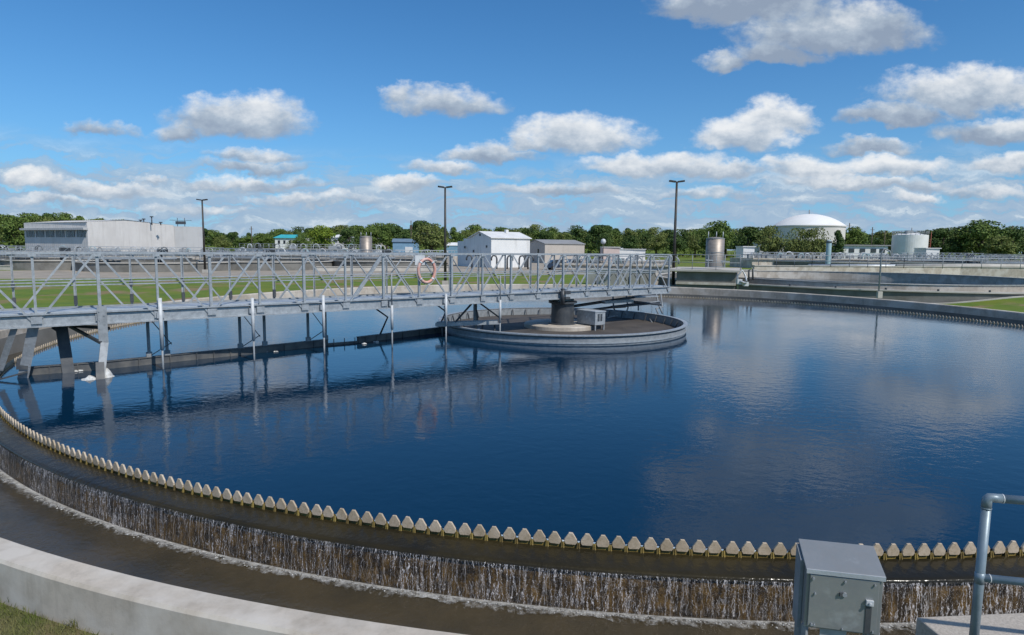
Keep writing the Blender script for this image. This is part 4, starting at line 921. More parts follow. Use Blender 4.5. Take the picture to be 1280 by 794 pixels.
# railed white round tank
pc = at(1137, 305, 165); zr_ = at(1137, 294, 165).z; rD = 19.5 / F * 165
rt_ = thing('round_tank', (pc.x, pc.y, GZ), 'white round tank with rooftop railing and a red ladder', 'tank')
m = MB(); m.lathe([(rD, GZ), (rD, zr_), (rD * .3, zr_ + .5), (0, zr_ + .5)], (pc.x, pc.y), 48); m.build('wall', 'white_smooth', rt_)
m = MB()
for k in range(24):
    a = 2 * math.pi * k / 24; q = Vector((pc.x + rD * math.sin(a), pc.y + rD * math.cos(a), zr_)); m.tube([q, q + UP * 1.0], .05, 5)
for h in (.5, 1.0): m.tube([Vector((pc.x + rD * math.sin(2 * math.pi * k / 24), pc.y + rD * math.cos(2 * math.pi * k / 24), zr_ + h)) for k in range(25)], .045, 5)
m.build('railing', 'galv_dull', rt_)
m = MB(); m.box((pc.x - 1, pc.y - 1, zr_ + .7), (1.6, 1.2, .9)); m.box((pc.x + 1.5, pc.y, zr_ + .5), (1, 1, .7)); m.tube([(pc.x + .3, pc.y, zr_), (pc.x + .3, pc.y, zr_ + 1.9)], .12, 6); m.build('roof_machinery', 'galv_dull', rt_)
m = MB()
q = Vector((pc.x + rD * .92, pc.y - rD * .5, 0))
for s in (-.35, .35): m.tube([Vector((q.x + s, q.y, GZ)), Vector((q.x + s, q.y, zr_ + .8))], .07, 5)
for k in range(14): z_ = GZ + .5 + k * .45; m.tube([Vector((q.x - .35, q.y, z_)), Vector((q.x + .35, q.y, z_))], .04, 5)
m.build('ladder', 'red', rt_)
# long low white building between the two tanks
c0 = at(1042, 320, 150); c0.z = GZ; ev = at(1042, 307, 150).z
lw = thing('low_building', c0, 'long low white building with a flat roof right of the domed tank', 'building')
prism(lw, 'wall', 'white_smooth', rect(c0, V2(.98, -.05), 12.5, V2(.05, 1), 6), GZ, ev)
m = MB(); m.box((c0.x + 6.2, c0.y + 2.7, ev + .12), (13.3, 7, .22), -.05); m.build('roof', 'greyroof', lw)
for s in (1.5, 4, 6.5, 9, 11): MB().box((c0.x + s, c0.y - .05 * s - .06, ev - 1.1), (1.2, .1, .9), -.05).build('window', 'glass', lw)
for (px, Y, py, wd, mt_, lab) in ((936, 130, 309, 2.3, 'white_smooth', 'small white shed behind the stainless tank yard'), (957, 160, 304.5, 3.2, 'greyclad', 'grey box shaped plant room left of the domed tank'), (985, 150, 306, 4.4, 'greyclad', 'low grey plant room in front of the domed tank'), (1007, 150, 307.5, 5.2, 'greyclad', 'grey wall sided shed below the domed tank'),
                           (1166, 140, 311, 3.0, 'white_smooth', 'small white flat roofed hut right of the railed tank'), (1088, 168, 309, 3.2, 'red', 'dull red shed left of the railed white tank'), (764, 170, 309.5, 4.5, 'pink', 'small tan roofed shed far behind the parked cars'), (790, 190, 312, 8.0, 'white_smooth', 'long pale low roof far behind the parked cars')):
    c0 = at(px, 318, Y); c0.z = GZ; ev = at(px, py, Y).z
    hu = thing('plant_shed', c0, lab, 'shed'); prism(hu, 'wall', mt_, rect(c0 - V2(wd / 2, 0), V2(1, .03), wd, V2(-.03, 1), 4), GZ, ev)
    m = MB(); m.box((c0.x, c0.y + 2, ev + .1), (wd + .4, 4.4, .16)); m.build('roof', 'whiteroof' if mt_ != 'red' else 'greyroof', hu)
    MB().box((c0.x + wd * .2, c0.y - .05, GZ + 1.0), (.9, .1, 2.0)).build('door', 'galv_dull', hu)
# vertical pale blue-green vessel
pc = at(1036, 310, 110); ztp = at(1036, 300, 110).z
pv = thing('standing_vessel', (pc.x, pc.y, GZ), 'slim pale blue green upright vessel in front of the domed tank', 'vessel')
m = MB(); m.lathe([(.42, GZ), (.42, ztp - .3), (.3, ztp - .05), (0, ztp)], (pc.x, pc.y), 20, smooth=True); m.build('body', 'aqua', pv)
m = MB(); m.lathe([(.47, ztp - .5), (.47, ztp - .3), (.38, ztp - .2)], (pc.x, pc.y), 20); m.build('cap', 'dark_steel', pv)
# stainless tanks
def steel_tank(px, ptop, pbot, Y, hw, lab, zbase=None):
    pc = at(px, (ptop + pbot) / 2, Y); zt = at(px, ptop, Y).z; zb = at(px, pbot, Y).z if zbase is None else zbase; r = hw / F * Y
    o = thing('steel_tank', (pc.x, pc.y, zb), lab, 'tank')
    m = MB(); m.lathe([(r, zb), (r, zt), (r * .5, zt + r * .12), (0, zt + r * .16)], (pc.x, pc.y), 36, smooth=True); m.build('shell', 'stainless', o)
    m = MB()
    for k in range(3): z_ = zb + (zt - zb) * (.02 + .48 * k); m.lathe([(r * 1.005, z_), (r * 1.03, z_), (r * 1.03, z_ + .05), (r * 1.005, z_ + .05)], (pc.x, pc.y), 36)
    m.build('band', 'galv_dull', o)
    for s in (-.8, .1, .85): m = MB(); m.tube([(pc.x + s * r, pc.y, zt - .1), (pc.x + s * r, pc.y, zt + r * .75)], r * .05, 6); m.build('vent_pipe', 'galv', o)
    m = MB()
    for s in (-.95, -.5, .4, .9): m.bar(Vector((pc.x + s * r, pc.y - r * .8, zb)), Vector((pc.x + s * r, pc.y - r * .8, zb + (zt - zb) * .42)), r * .1, r * .1)
    m.bar(Vector((pc.x - r * 1.2, pc.y - r * .85, zb + (zt - zb) * .25)), Vector((pc.x + r * 1.4, pc.y - r * .85, zb + (zt - zb) * .2)), r * .12, r * .12); m.build('frame', 'galv', o)
steel_tank(893.5, 298, 334, 50, 11, 'large stainless tank standing on the dark concrete tank block')
steel_tank(457.5, 296, 322, 120, 7.5, 'smaller stainless tank far behind the bridge, near the white house', GZ)

# ------------------------------------------------------------------ railings, other basins
def railing(pts, h, lab, name='railing', r=.025, post=1.6, mids=1, mt_='galv_dull', cat='railing', grp=None):
    o = thing(name, pts[0], lab, cat, grp); m = MB(); L = 0
    for a, b in zip(pts[:-1], pts[1:]):
        a, b = Vector(a), Vector(b); n = max(1, int((b - a).length / post))
        for k in range(n + 1): q = a.lerp(b, k / n); m.tube([q, q + UP * h], r, 5)
    m.build('posts' if False else 'post_row', mt_, o)
    m = MB()
    for j in range(mids + 1):
        z = h * (1 - j / (mids + 1)); m.tube([Vector(p) + UP * z for p in pts], r, 5)
    m.build('rail', mt_, o); return o
def arc_pts(c, r, z, a0, a1, n): return [Vector((c[0] + r * math.sin(a0 + (a1 - a0) * k / n), c[1] + r * math.cos(a0 + (a1 - a0) * k / n), z)) for k in range(n + 1)]
# neighbouring basin (right)
t2 = thing('neighbour_basin', (T2.x, T2.y, GZ), 'second round concrete basin with a pale kerb, behind the right wall', 'basin')
z2 = 0.53
m = MB(); m.lathe([(R2 - .3, -1.0), (R2 - .3, z2 - .10)], T2, 160); m.lathe([(R2, z2 - .1), (R2, GZ - .1)], T2, 160); m.build('wall', 'concrete_dark', t2)
m = MB(); m.lathe([(R2 - .35, z2 - .10), (R2 - .35, z2), (R2 + .12, z2), (R2 + .12, z2 - .09), (R2, z2 - .09)], T2, 160); m.build('kerb', 'concrete_pale', t2)
m = MB(); m.lathe([(R2 - 4.4, -.35), (R2 - 4.4, z2 + .15), (R2 - 4.7, z2 + .15), (R2 - 4.7, -.35)], T2, 160); m.lathe([(R2 - 4.38, .05), (R2 - 4.1, .05), (R2 - 4.1, .12), (R2 - 4.38, .12)], T2, 120); m.build('inner_wall', 'concrete', t2)
m = MB(); m.lathe([(R2 - 4.75, z2 + .15), (R2 - 4.75, z2 + .22), (R2 - 4.35, z2 + .22), (R2 - 4.35, z2 + .15)], T2, 120); m.build('inner_coping', 'concrete_pale', t2)
w = MB(); w.disc(T2, R2 - .31, -.10, 120); tag(w.build('far_basin_water', 'farw'), kind='structure')
m = MB()
for k in range(12):
    a = math.pi + .75 - k * .16; d = Vector((math.sin(a), math.cos(a), 0)); p = T2 + d * (R2 - .1); m.bar(Vector((p.x, p.y, z2)), Vector((p.x, p.y, z2 + .12)), .1, .1)
m.build('anchor', 'dark_steel', t2)
cw = [T2 + Vector((-3, -R2 + .4, 0)), T2 + Vector((6, R2 - 4.8, 0))]
m = MB(); nx, ny = 40, 14
for i in range(nx + 1):
    xx = 25.0 + 20.0 * i / nx
    y0 = T2.y - math.sqrt(max(0.1, (R2 + .02) ** 2 - (xx - T2.x) ** 2))
    f = min(1, max(0, (xx - 26.2) / 6.5)); f = f * f * (3 - 2 * f)
    for j in range(ny + 1):
        d = 10.0 * j / ny; m.v.append(Vector((xx, y0 - d, GZ + .012 + .62 * f * max(0, 1 - d / 9.0) ** 1.2 - (.1 if j == ny else 0))))
for i in range(nx):
    for j in range(ny): a_ = i * (ny + 1) + j; m.f.append([a_, a_ + 1, a_ + ny + 2, a_ + ny + 1]); m.sm.append(True)
tag(m.build('grass_bank', 'grass'), kind='structure')
m = MB(); pts = []
for i in range(30):
    xx = 25.5 + 12 * i / 29; y0 = T2.y - math.sqrt(max(0.1, (R2 + .2) ** 2 - (xx - T2.x) ** 2)); f = min(1, max(0, (xx - 26.2) / 6.5)); f = f * f * (3 - 2 * f); pts.append(Vector((xx, y0, GZ + .03 + .62 * f * .97)))
for a_, b_ in zip(pts[:-1], pts[1:]): m.bar(a_, b_, .28, .08)
tag(m.build('gravel_edging', 'concrete_pale'), kind='structure')
# thin post + cross bars
p = onz(1098, 371, 0.0); p = at(1098, 371, 39.5)
gp_ = thing('guard_post', (p.x, p.y, GZ), 'tall thin steel guard post with hook beside the second basin', 'post'); zt_ = at(1102, 316, 39.5).z
m = MB(); m.tube([Vector((p.x, p.y, GZ)), Vector((p.x, p.y, zt_)), Vector((p.x + .15, p.y, zt_ + .25)), Vector((p.x + .5, p.y, zt_ + .1)), Vector((p.x + .55, p.y, zt_ - .2))], .05, 8); m.build('post', 'galv_dull', gp_)
m = MB(); m.box((p.x, p.y - .1, z2 - .2), (.28, .2, .4)); m.build('foot', 'concrete_pale', gp_)
railing([at(935, 347, 47.5), at(1000, 350, 45), at(1060, 353, 42.5), at(1098, 355, 41), at(1170, 357, 39.6), at(1284, 357, 38.8)], .01, 'low horizontal guard rail along the second basin kerb', r=.03, post=3, mids=0)
# dark concrete tank block with walkway, centre right
Yb = 49.0; a_ = at(846, 339, Yb); b_ = at(920, 338.5, 47.5); zt_ = b_.z
tk = thing('concrete_block', (a_.x, a_.y, GZ), 'dark stained concrete tank block beyond the bridge end', 'concrete tank')
d_ = V2(b_.x - a_.x, b_.y - a_.y); L_ = d_.length; d_.normalize(); n_ = V2(-d_.y, d_.x)
prism(tk, 'wall', 'concrete_dark', rect(V2(a_.x, a_.y), d_, L_, n_, 7.5), GZ, zt_ - .12)
m = MB(); q = V2(a_.x, a_.y) + d_ * (L_ / 2 - .2) + n_ * 3.7; m.box((q.x, q.y, zt_ - .05), (L_ + 1.0, 8.0, .14), math.atan2(d_.y, d_.x)); m.build('top_slab', 'concrete_pale', tk)
m = MB(); q = V2(a_.x, a_.y) + d_ * (L_ * .5) - n_ * .06; m.box((q.x, q.y, GZ + .75), (L_ + .1, .12, .18), math.atan2(d_.y, d_.x)); m.build('ledge', 'concrete', tk)
p0 = V2(a_.x, a_.y) - d_ * .6; p1 = p0 + d_ * (L_ + .9)
railing([Vector((p0.x, p0.y, zt_)), Vector((p1.x, p1.y, zt_))], 1.15, 'steel handrail on top of the dark concrete tank block', post=1.5)
railing([at(790, 337, 56), at(846, 336, 50)], 1.1, 'steel handrail leading left from the concrete tank block', post=1.5)
# pipes/valves by its right corner
vp = thing('valve_cluster', at(925, 350, 46.5), 'bent pipes and white valve fittings right of the dark tank block', 'valves')
for k, pts in enumerate(([(922, 362, 46.5), (922, 345, 46.5), (928, 338, 46.5), (932, 345, 46.5), (933, 352, 46)], [(936, 352, 47), (936, 338, 47), (941, 336, 47), (941, 350, 47)], [(925, 352, 46), (933, 354, 46)])):
    m = MB(); m.tube([at(*p) for p in pts], .07, 8); m.build('pipe', 'galv' if k % 2 == 0 else 'dark_steel', vp)
m = MB(); m.box(at(924, 352, 46.2), (.35, .3, .35)); m.box(at(932, 355, 46.2), (.35, .3, .3)); m.build('fitting', 'white_paint', vp)
# long further concrete walls to the right, with railings and pipes
def fwall(name, lab, pts, zt, th, mt_, cat='wall', zb=GZ):
    o = thing(name, (pts[0][0], pts[0][1], GZ), lab, cat); m = MB()
    for a, b in zip(pts[:-1], pts[1:]): m.bar(Vector((a[0], a[1], (zt + zb) / 2)), Vector((b[0], b[1], (zt + zb) / 2)), th, zt - zb)
    m.build('wall', mt_, o)
    m = MB()
    for a, b in zip(pts[:-1], pts[1:]): m.bar(Vector((a[0], a[1], zt + .06)), Vector((b[0], b[1], zt + .06)), th + .15, .1)
    m.build('coping', 'concrete_pale', o); return o
def px2(px, Y): return (at(px, 330, Y).x, Y)
fwall('channel_wall', 'long pale concrete channel wall beyond the second basin', [px2(942, 79), px2(1100, 82), px2(1200, 84), px2(1340, 82)], 1.05, .4, 'concrete')
fwall('channel_wall', 'low grey channel wall behind the dark tank block', [px2(850, 62), px2(945, 66)], .9, .4, 'concrete')
rr_ = railing([Vector((*px2(925, 70), 1.35)), Vector((*px2(1015, 72), 1.3)), Vector((*px2(1130, 74), 1.1)), Vector((*px2(1300, 74), 1.1))], 1.2, 'long steel handrail crossing in front of the domed tank', post=2.2, r=.035)
basins = [(1210, 112, 15, 1.3, 'round concrete basin at far right with handrails'), (1040, 122, 13, 1.1, 'round concrete basin in front of the domed tank'), (1330, 95, 11, 1.2, 'round basin cut by the right edge of view'),
          (78, 84, 6.5, .95, 'small round concrete basin at left beyond the road'), (200, 84, 9.5, .85, 'wide round basin in front of the cream hall'), (-40, 90, 8, .8, 'round basin cut by the left edge of view'),
          (335, 92, 9, .9, 'round basin behind the lawn left of the white house'), (480, 98, 8, .95, 'round basin behind the lawn near the lamp pole')]
rb = random.Random(21)
for (px, Y, r, z, lab) in basins:
    cx = at(px, 320, Y).x; o = thing('round_basin', (cx, Y, GZ), lab, 'basin', 'round basins in the background'); c = (cx, Y)
    m = MB(); m.lathe([(r - .3, z - .8), (r - .3, z), (r, z), (r, GZ)], c, 64); m.build('wall', 'concrete_dark', o)
    m = MB(); m.lathe([(r - .4, z + .005), (r + .15, z + .005), (r + .15, z - .12), (r, z - .12)], c, 64); m.build('coping', 'concrete_pale', o)
    w = MB(); w.disc(c, r - .3, z - .5, 48); w.build('basin_water', 'farw', o)
    m = MB()
    for q in arc_pts(c, r - .1, z, 0, 2 * math.pi, int(r * 4)): m.tube([q, q + UP * 1.1], .03, 4)
    for h in (.55, 1.1): m.tube(arc_pts(c, r - .1, z + h, 0, 2 * math.pi, 48), .03, 4)
    m.build('railing', 'galv', o)
    m = MB(); a = rb.uniform(-.5, .5) + math.pi / 2; d = V2(math.sin(a), math.cos(a)); L = r
    p0 = V2(cx, Y) - d * L; p1 = V2(cx, Y) + d * L * .2
    for s in (-.6, .6):
        n_ = V2(-d.y, d.x) * s; A_ = p0 + n_ + UP * (z + .35); B_ = p1 + n_ + UP * (z + .35); m.bar(A_, B_, .1, .25); m.bar(A_ + UP * 1.2, B_ + UP * 1.2, .06, .06); k = int(L / 1.1)
        for i in range(k): P_ = A_.lerp(B_, i / k); Q_ = A_.lerp(B_, (i + 1) / k); m.bar(P_, P_ + UP * 1.2, .05, .05); m.bar(P_ + UP * (1.2 if i % 2 else 0), Q_ + UP * (0 if i % 2 else 1.2), .05, .05)
    m.build('walkway', 'galv', o)
    m = MB(); m.tube([(cx, Y, z - .5), (cx, Y, z + 1.6)], .3, 10); m.box((cx + .5, Y, z + 1.2), (.9, .6, .6)); m.build('drive', 'dark_steel', o)
# long aeration block behind with railings and pipe bends
def ablock(pxa, Ya, pxb, Yb_, dep, z, lab, mt_='concrete', seed=1, arcs=14):
    a = px2(pxa, Ya); b = px2(pxb, Yb_); o = thing('aeration_tank', (a[0], a[1], GZ), lab, 'tank block', 'long tank blocks in the background')
    d = V2(b[0] - a[0], b[1] - a[1]); L = d.length; d.normalize(); n = V2(-d.y, d.x)
    prism(o, 'wall', mt_, rect(V2(*a), d, L, n, dep), GZ, z)
    m = MB(); q = V2(*a) + d * (L / 2) - n * .1; m.box((q.x, q.y, z - .05), (L, .5, .22), math.atan2(d.y, d.x)); q = V2(*a) + d * (L / 2) - n * .05; m.box((q.x, q.y, GZ + .55), (L, .3, .25), math.atan2(d.y, d.x)); m.build('ledge', 'concrete', o)
    m = MB()
    for row in (0.0, dep * .35, dep * .8):
        A_ = V2(*a) + n * row + UP * z; B_ = A_ + d * L; k = int(L / 2.2)
        for i in range(k + 1): q = A_.lerp(B_, i / k); m.tube([q, q + UP * 1.1], .035, 4)
        for h in (.55, 1.1): m.tube([A_ + UP * h, B_ + UP * h], .035, 4)
    m.build('railing', 'galv', o)
    rs = random.Random(seed)
    for i in range(arcs):
        m = MB(); q = V2(*a) + d * (L * (i + rs.random()) / arcs) + n * rs.uniform(.5, dep * .6) + UP * z; r = rs.uniform(.35, .8)
        m.tube([q] + [q + d * (r - r * math.cos(t)) + UP * (.5 + r * math.sin(t)) for t in (0.3, .8, 1.3, 1.8, 2.3, 2.8)] + [q + d * (2 * r) + UP * .1], rs.uniform(.06, .13), 6); m.build('pipe_bend', rs.choice(['galv', 'galv_dull', 'aqua', 'dark_steel', 'white_paint']), o)
    for i in range(max(3, arcs // 3)):
        m = MB(); q = V2(*a) + d * (L * rs.random()) + n * rs.uniform(.5, dep * .7); m.box((q.x, q.y, z + .4), (rs.uniform(.5, 2.0), .8, rs.uniform(.5, .9)), math.atan2(d.y, d.x)); m.build('machine_housing', 'galv_dull', o)
    return o
ablock(-60, 118, 258, 124, 14, 1.35, 'long pale tank block with pipes in front of the cream hall', seed=1, arcs=26)
ablock(258, 128, 560, 118, 12, 1.25, 'long pale tank block with railings right of the cream hall', seed=2, arcs=26)
ablock(300, 150, 470, 150, 8, 2.3, 'raised tank block with white tops behind the railings', 'white_smooth', 3, 10)
ablock(940, 118, 1120, 120, 10, 1.5, 'pale tank block with pipework below the domed tank', 'concrete', 4, 24)
ablock(1120, 128, 1330, 124, 10, 1.3, 'tank block with railings below the right hand trees', 'concrete', 5, 16)
ablock(700, 88, 840, 84, 6, .9, 'low tank block with railings behind the bridge end', 'concrete', 6, 8)
for (a, Ya, b, Yb2, zt, mt_, lab) in ((-40, 108, 60, 108, .9, 'concrete_dark', 'dark low channel wall at far left behind the small basin'), (110, 110, 240, 108, .75, 'concrete_dark', 'dark low channel wall in front of the cream hall'), (-60, 78, 34, 78, .15, 'concrete_pale', 'short pale kerb wall beside the road at left'),
    (255, 106, 420, 108, .8, 'concrete_dark', 'dark low channel wall below the turquoise roofed hall'), (395, 84, 560, 90, .2, 'concrete_pale', 'pale kerb wall along the lawn edge near the lamp pole'), (400, 112, 545, 112, .9, 'concrete_dark', 'dark low channel wall below the white house')):
    fwall('channel_wall', lab, [px2(a, Ya), px2(b, Yb2)], zt, .4, mt_)
# big light pipes lying at right
for (a, b, r, lab, mt_) in (((1010, 334, 92), (1175, 334, 90), .45, 'thick pale pipe lying behind the second basin', 'galv'), ((1120, 333, 88), (1290, 333, 86), .3, 'slimmer pale pipe at far right behind the second basin', 'concrete_pale'), ((1030, 339, 84), (1080, 339, 83), .25, 'short dark pipe behind the second basin', 'dark_steel')):
    A_, B_ = at(*a), at(*b); o = thing('large_pipe', A_, lab, 'pipe', None); m = MB(); m.tube([A_, B_], r, 12); m.build('pipe', mt_, o)
    m = MB(); 
    for k in range(8): q = A_.lerp(B_, k / 7); m.box((q.x, q.y, (q.z + GZ) / 2 - r / 2), (.4, .5, max(.1, q.z - GZ - r + .1)))
    m.build('support', 'concrete', o)
# pale concrete block seen through the bridge end
A_ = px2(736, 60); B_ = px2(822, 57)
cbk = fwall('concrete_barrier', 'streaky pale concrete block seen through the right end of the bridge', [A_, B_], 1.05, 1.0, 'concrete_pale', 'concrete block')
m = MB()
for k, px in enumerate((745, 752, 762, 772, 786, 800, 812)):
    q = at(px, 340, 56.2); m.tube([Vector((q.x, q.y, GZ)), Vector((q.x, q.y, .5)), Vector((q.x + .4, q.y, .95)), Vector((q.x + .8, q.y, .2))], .05, 6)
m.build('hose', 'dark_steel', cbk)
# goose neck pipes in front of the white building
for px, s in ((621, -1), (634, 1), (649, 1), (660, 1), (590, -1)):
    q = at(px, 330, 100); q.z = GZ
    o = thing('gooseneck_pipe', q, 'dark bent vent pipe in front of the white gabled building', 'pipe', 'bent vent pipes by the gabled building')
    m = MB(); m.tube([q, q + UP * 1.6, q + Vector((.15 * s, 0, 2.0)), q + Vector((.6 * s, 0, 2.1)), q + Vector((.85 * s, 0, 1.7)), q + Vector((.85 * s, 0, 1.3))], .13, 8); m.build('pipe', 'dark_steel', o)
# cars
def car(px, Y, rz, mt_, lab):
    p = at(px, 330, Y); p.z = GZ; o = thing('parked_car', p, lab, 'car', 'vehicles parked behind the bridge end')
    d = V2(math.cos(rz), math.sin(rz)); n = V2(-d.y, d.x)
    def q(x, y, z): v = p + d * x + n * y; return Vector((v.x, v.y, GZ + z))
    m = MB()
    prof = [(-2.3, .35), (-2.3, .95), (-1.0, 1.05), (1.0, 1.0), (2.2, .85), (2.25, .35)]
    L_, R_ = [q(x, -.88, z) for x, z in prof], [q(x, .88, z) for x, z in prof]
    m.poly(L_[::-1]); m.poly(R_)
    for i in range(len(prof)): j = (i + 1) % len(prof); m.poly([L_[i], L_[j], R_[j], R_[i]])
    m.build('body', mt_, o, bevel=.06)
    m = MB(); pf = [(-1.8, 1.0), (-1.3, 1.5), (.1, 1.55), (.95, 1.0)]; L_, R_ = [q(x, -.78, z) for x, z in pf], [q(x, .78, z) for x, z in pf]
    m.poly(L_[::-1]); m.poly(R_)
    for i in range(4): j = (i + 1) % 4; m.poly([L_[i], L_[j], R_[j], R_[i]])
    m.build('cabin', 'glass', o)
    m = MB(); m.poly([q(-1.3, -.76, 1.53), q(.1, -.76, 1.58), q(.1, .76, 1.58), q(-1.3, .76, 1.53)]); m.build('roof', mt_, o)
    for x in (-1.4, 1.4):
        for y in (-.85, .85): m = MB(); m.tube([q(x, y - .1, .33), q(x, y + .1, .33)], .33, 14); wh = m.build('wheel', 'tyre', o)
car(700, 98, .25, 'car', 'dark blue car parked nearest the beige shed')
car(722, 99, .2, 'car', 'dark blue car parked between the other two vehicles')
car(746, 97, .1, 'carw', 'white car parked right of the dark blue cars')
# dark machine left of bridge block
q = at(700, 350, 62)
# satellite/white globe on post
p = at(753.5, 330, 100); zt_ = at(753.5, 302, 100).z
o = thing('globe_lamp', (p.x, p.y, GZ), 'white globe on a thin dark post before the treeline', 'lamp')
m = MB(); m.tube([Vector((p.x, p.y, GZ)), Vector((p.x, p.y, zt_))], .07, 6); m.build('post', 'pole', o)
m = MB(); m.lathe([(.01, zt_ + .45), (.3, zt_ + .32), (.42, zt_), (.3, zt_ - .32), (.01, zt_ - .45)], (p.x, p.y), 14, smooth=True); m.build('globe', 'white_paint', o)
# masts
for px, ptop, Y, lab in ((315, 283, 240, 'thin leaning mast in the left treeline'), (514, 276, 220, 'utility pole with a box above the blue shed'), (725, 284, 300, 'thin mast above the trees behind the beige shed'), (1060, 279, 230, 'dark mast just right of the domed tank'), (1089, 284, 240, 'dark mast left of the railed white tank'), (1105, 288, 250, 'shorter dark mast nearest the railed white tank'), (1263, 282, 260, 'thin mast in the trees at far right')):
    q = at(px, 310, Y); zt_ = at(px, ptop, Y).z; o = thing('utility_pole', (q.x, q.y, GZ), lab, 'pole'); m = MB(); m.tube([Vector((q.x, q.y, GZ)), Vector((q.x, q.y, zt_))], .16, 6); m.build('pole', 'wpost', o)
    m = MB(); m.bar(Vector((q.x - .8, q.y, zt_ - 1)), Vector((q.x + .8, q.y, zt_ - 1)), .12, .15) if px != 514 else m.box((q.x, q.y, zt_ - 2.3), (.8, .6, 1.6)); m.build('crossarm', 'wpost', o)

# ------------------------------------------------------------------ trees
def crown_mesh(seed, h, w, kind, leaf, nleaf, cl):
    rs = random.Random(seed); m = MB(); lobes = []
    n = 15 if kind != 'pine' else 12
    for i in range(n):
        if kind == 'pine': f = i / n; z = h * (.38 + .6 * f); r = w * .5 * (1.0 - f * .55) * rs.uniform(.35, .6); a = rs.uniform(0, 6.28); d = w * .5 * rs.uniform(.1, .75) * (1 - f * .8)
        else: z = h * rs.uniform(.34, .86); mx = math.sin((z / h - .15) / .85 * math.pi) ** .6; r = w * .5 * rs.uniform(.22, .44); a = rs.uniform(0, 6.28); d = w * .5 * rs.uniform(.1, .85) * mx
        lobes.append((Vector((d * math.cos(a), d * math.sin(a), z)), r, rs.uniform(.6, .85)))
    tot = sum(r * r for _, r, _ in lobes)
    for c, r, sq in lobes:
        for _ in range(int(nleaf * r * r / tot)):
            v = Vector((rs.gauss(0, 1), rs.gauss(0, 1), rs.gauss(0, 1)));
            if v.length < .01: continue
            v.normalize(); rr = r * (rs.random() ** .35) * rs.uniform(.88, 1.12); p = c + Vector((v.x * rr, v.y * rr, v.z * rr * sq))
            nrm = (v + Vector((rs.uniform(-.7, .7), rs.uniform(-.7, .7), rs.uniform(-.3, .9)))).normalized()
            u = nrm.cross(Vector((rs.uniform(-1, 1), rs.uniform(-1, 1), rs.uniform(-1, 1)))).normalized(); w_ = nrm.cross(u); s = leaf * rs.uniform(.5, 1.3)
            n0 = len(m.v); m.v += [p + u * s, p + w_ * s * .8, p - u * s * rs.uniform(.6, 1), p - w_ * s * .7]; m.f.append([n0, n0 + 1, n0 + 2, n0 + 3]); m.sm.append(False)
    for _ in range(int(nleaf * .28)):
        f = rs.random(); z = h * (.30 + .66 * f); rad = w * .5 * ((1 - f * .75) if kind == 'pine' else (math.sin((.18 + .8 * f) * math.pi) ** .5)) * (rs.random() ** .4) * rs.uniform(.8, 1.05); a = rs.uniform(0, 6.28); p = Vector((rad * math.cos(a), rad * math.sin(a), z))
        u = Vector((rs.uniform(-1, 1), rs.uniform(-1, 1), rs.uniform(-1, 1))).normalized(); w_ = u.cross(Vector((rs.uniform(-1, 1), rs.uniform(-1, 1), rs.uniform(-1, 1)))).normalized(); s = leaf * rs.uniform(.4, 1.1)
        n0 = len(m.v); m.v += [p + u * s, p + w_ * s * .8, p - u * s, p - w_ * s * .7]; m.f.append([n0, n0 + 1, n0 + 2, n0 + 3]); m.sm.append(False)
    t = MB(); tw = w * .028 + .08
    t.tube([(0, 0, -.3), (rs.uniform(-.1, .1), 0, h * .3), (rs.uniform(-.2, .2), rs.uniform(-.2, .2), h * .75)], [tw * 1.3, tw, tw * .4], 7)
    for c, r, sq in lobes[:7]: t.tube([(0, 0, max(h * .22, c.z * .55)), c * .6 + Vector((0, 0, c.z * .36)), c], [tw * .5, tw * .35, tw * .12], 5)
    return m, t
def make_tree(seed, h, w, kind, leafm, lab, leaf=.25, nleaf=4200, grp='trees along the horizon'):
    o = thing('pine_tree' if kind == 'pine' else 'broadleaf_tree', (0, 0, 0), lab, 'tree', grp)
    m, t = crown_mesh(seed, h, w, kind, leaf, nleaf, None); m.build('crown', LEAF[leafm], o); t.build('trunk', 'bark', o); return o
H_, W_ = 10.0, 9.0
protos = [make_tree(1, H_, 9, 'round', 1, 'mid green round crowned tree in the far treeline'), make_tree(2, H_, 8, 'round', 0, 'dark green round crowned tree in the far treeline'),
          make_tree(3, 11, 7, 'pine', 0, 'dark upright pine in the far treeline'), make_tree(4, H_, 10, 'round', 2, 'wide olive green tree in the far treeline'),
          make_tree(5, 11, 6.5, 'pine', 1, 'green loose crowned pine in the far treeline'), make_tree(6, 9, 9, 'round', 1, 'broad mid green tree in the far treeline'),
          make_tree(7, 9.5, 8.5, 'round', 2, 'olive bushy tree in the far treeline'), make_tree(8, 10, 8, 'round', 0, 'dense dark tree in the far treeline')]
used = set()
def plant(k, px, Y, ptop, lab=None, sx=1.0, grp=None, pb=None):
    pr = protos[k]; q = at(px, 310, Y); zt = at(px, ptop, Y).z; s = (zt - GZ) / (pr.dimensions.z if False else (11 if k in (2, 4) else 9 if k == 5 else 9.5 if k == 6 else 10.)) * 1.08
    rz = rt.uniform(0, 6.28); loc = Vector((q.x, Y, GZ))
    if k in used: o = dup(pr, loc, rz)
    else: used.add(k); o = pr; o.location = loc; o.rotation_euler = (0, 0, rz)
    o.scale = (s * sx, s * sx, s)
    if lab: o['label'] = lab
    if grp: o['group'] = grp
    elif lab and 'group' in o: del o['group']
    return o
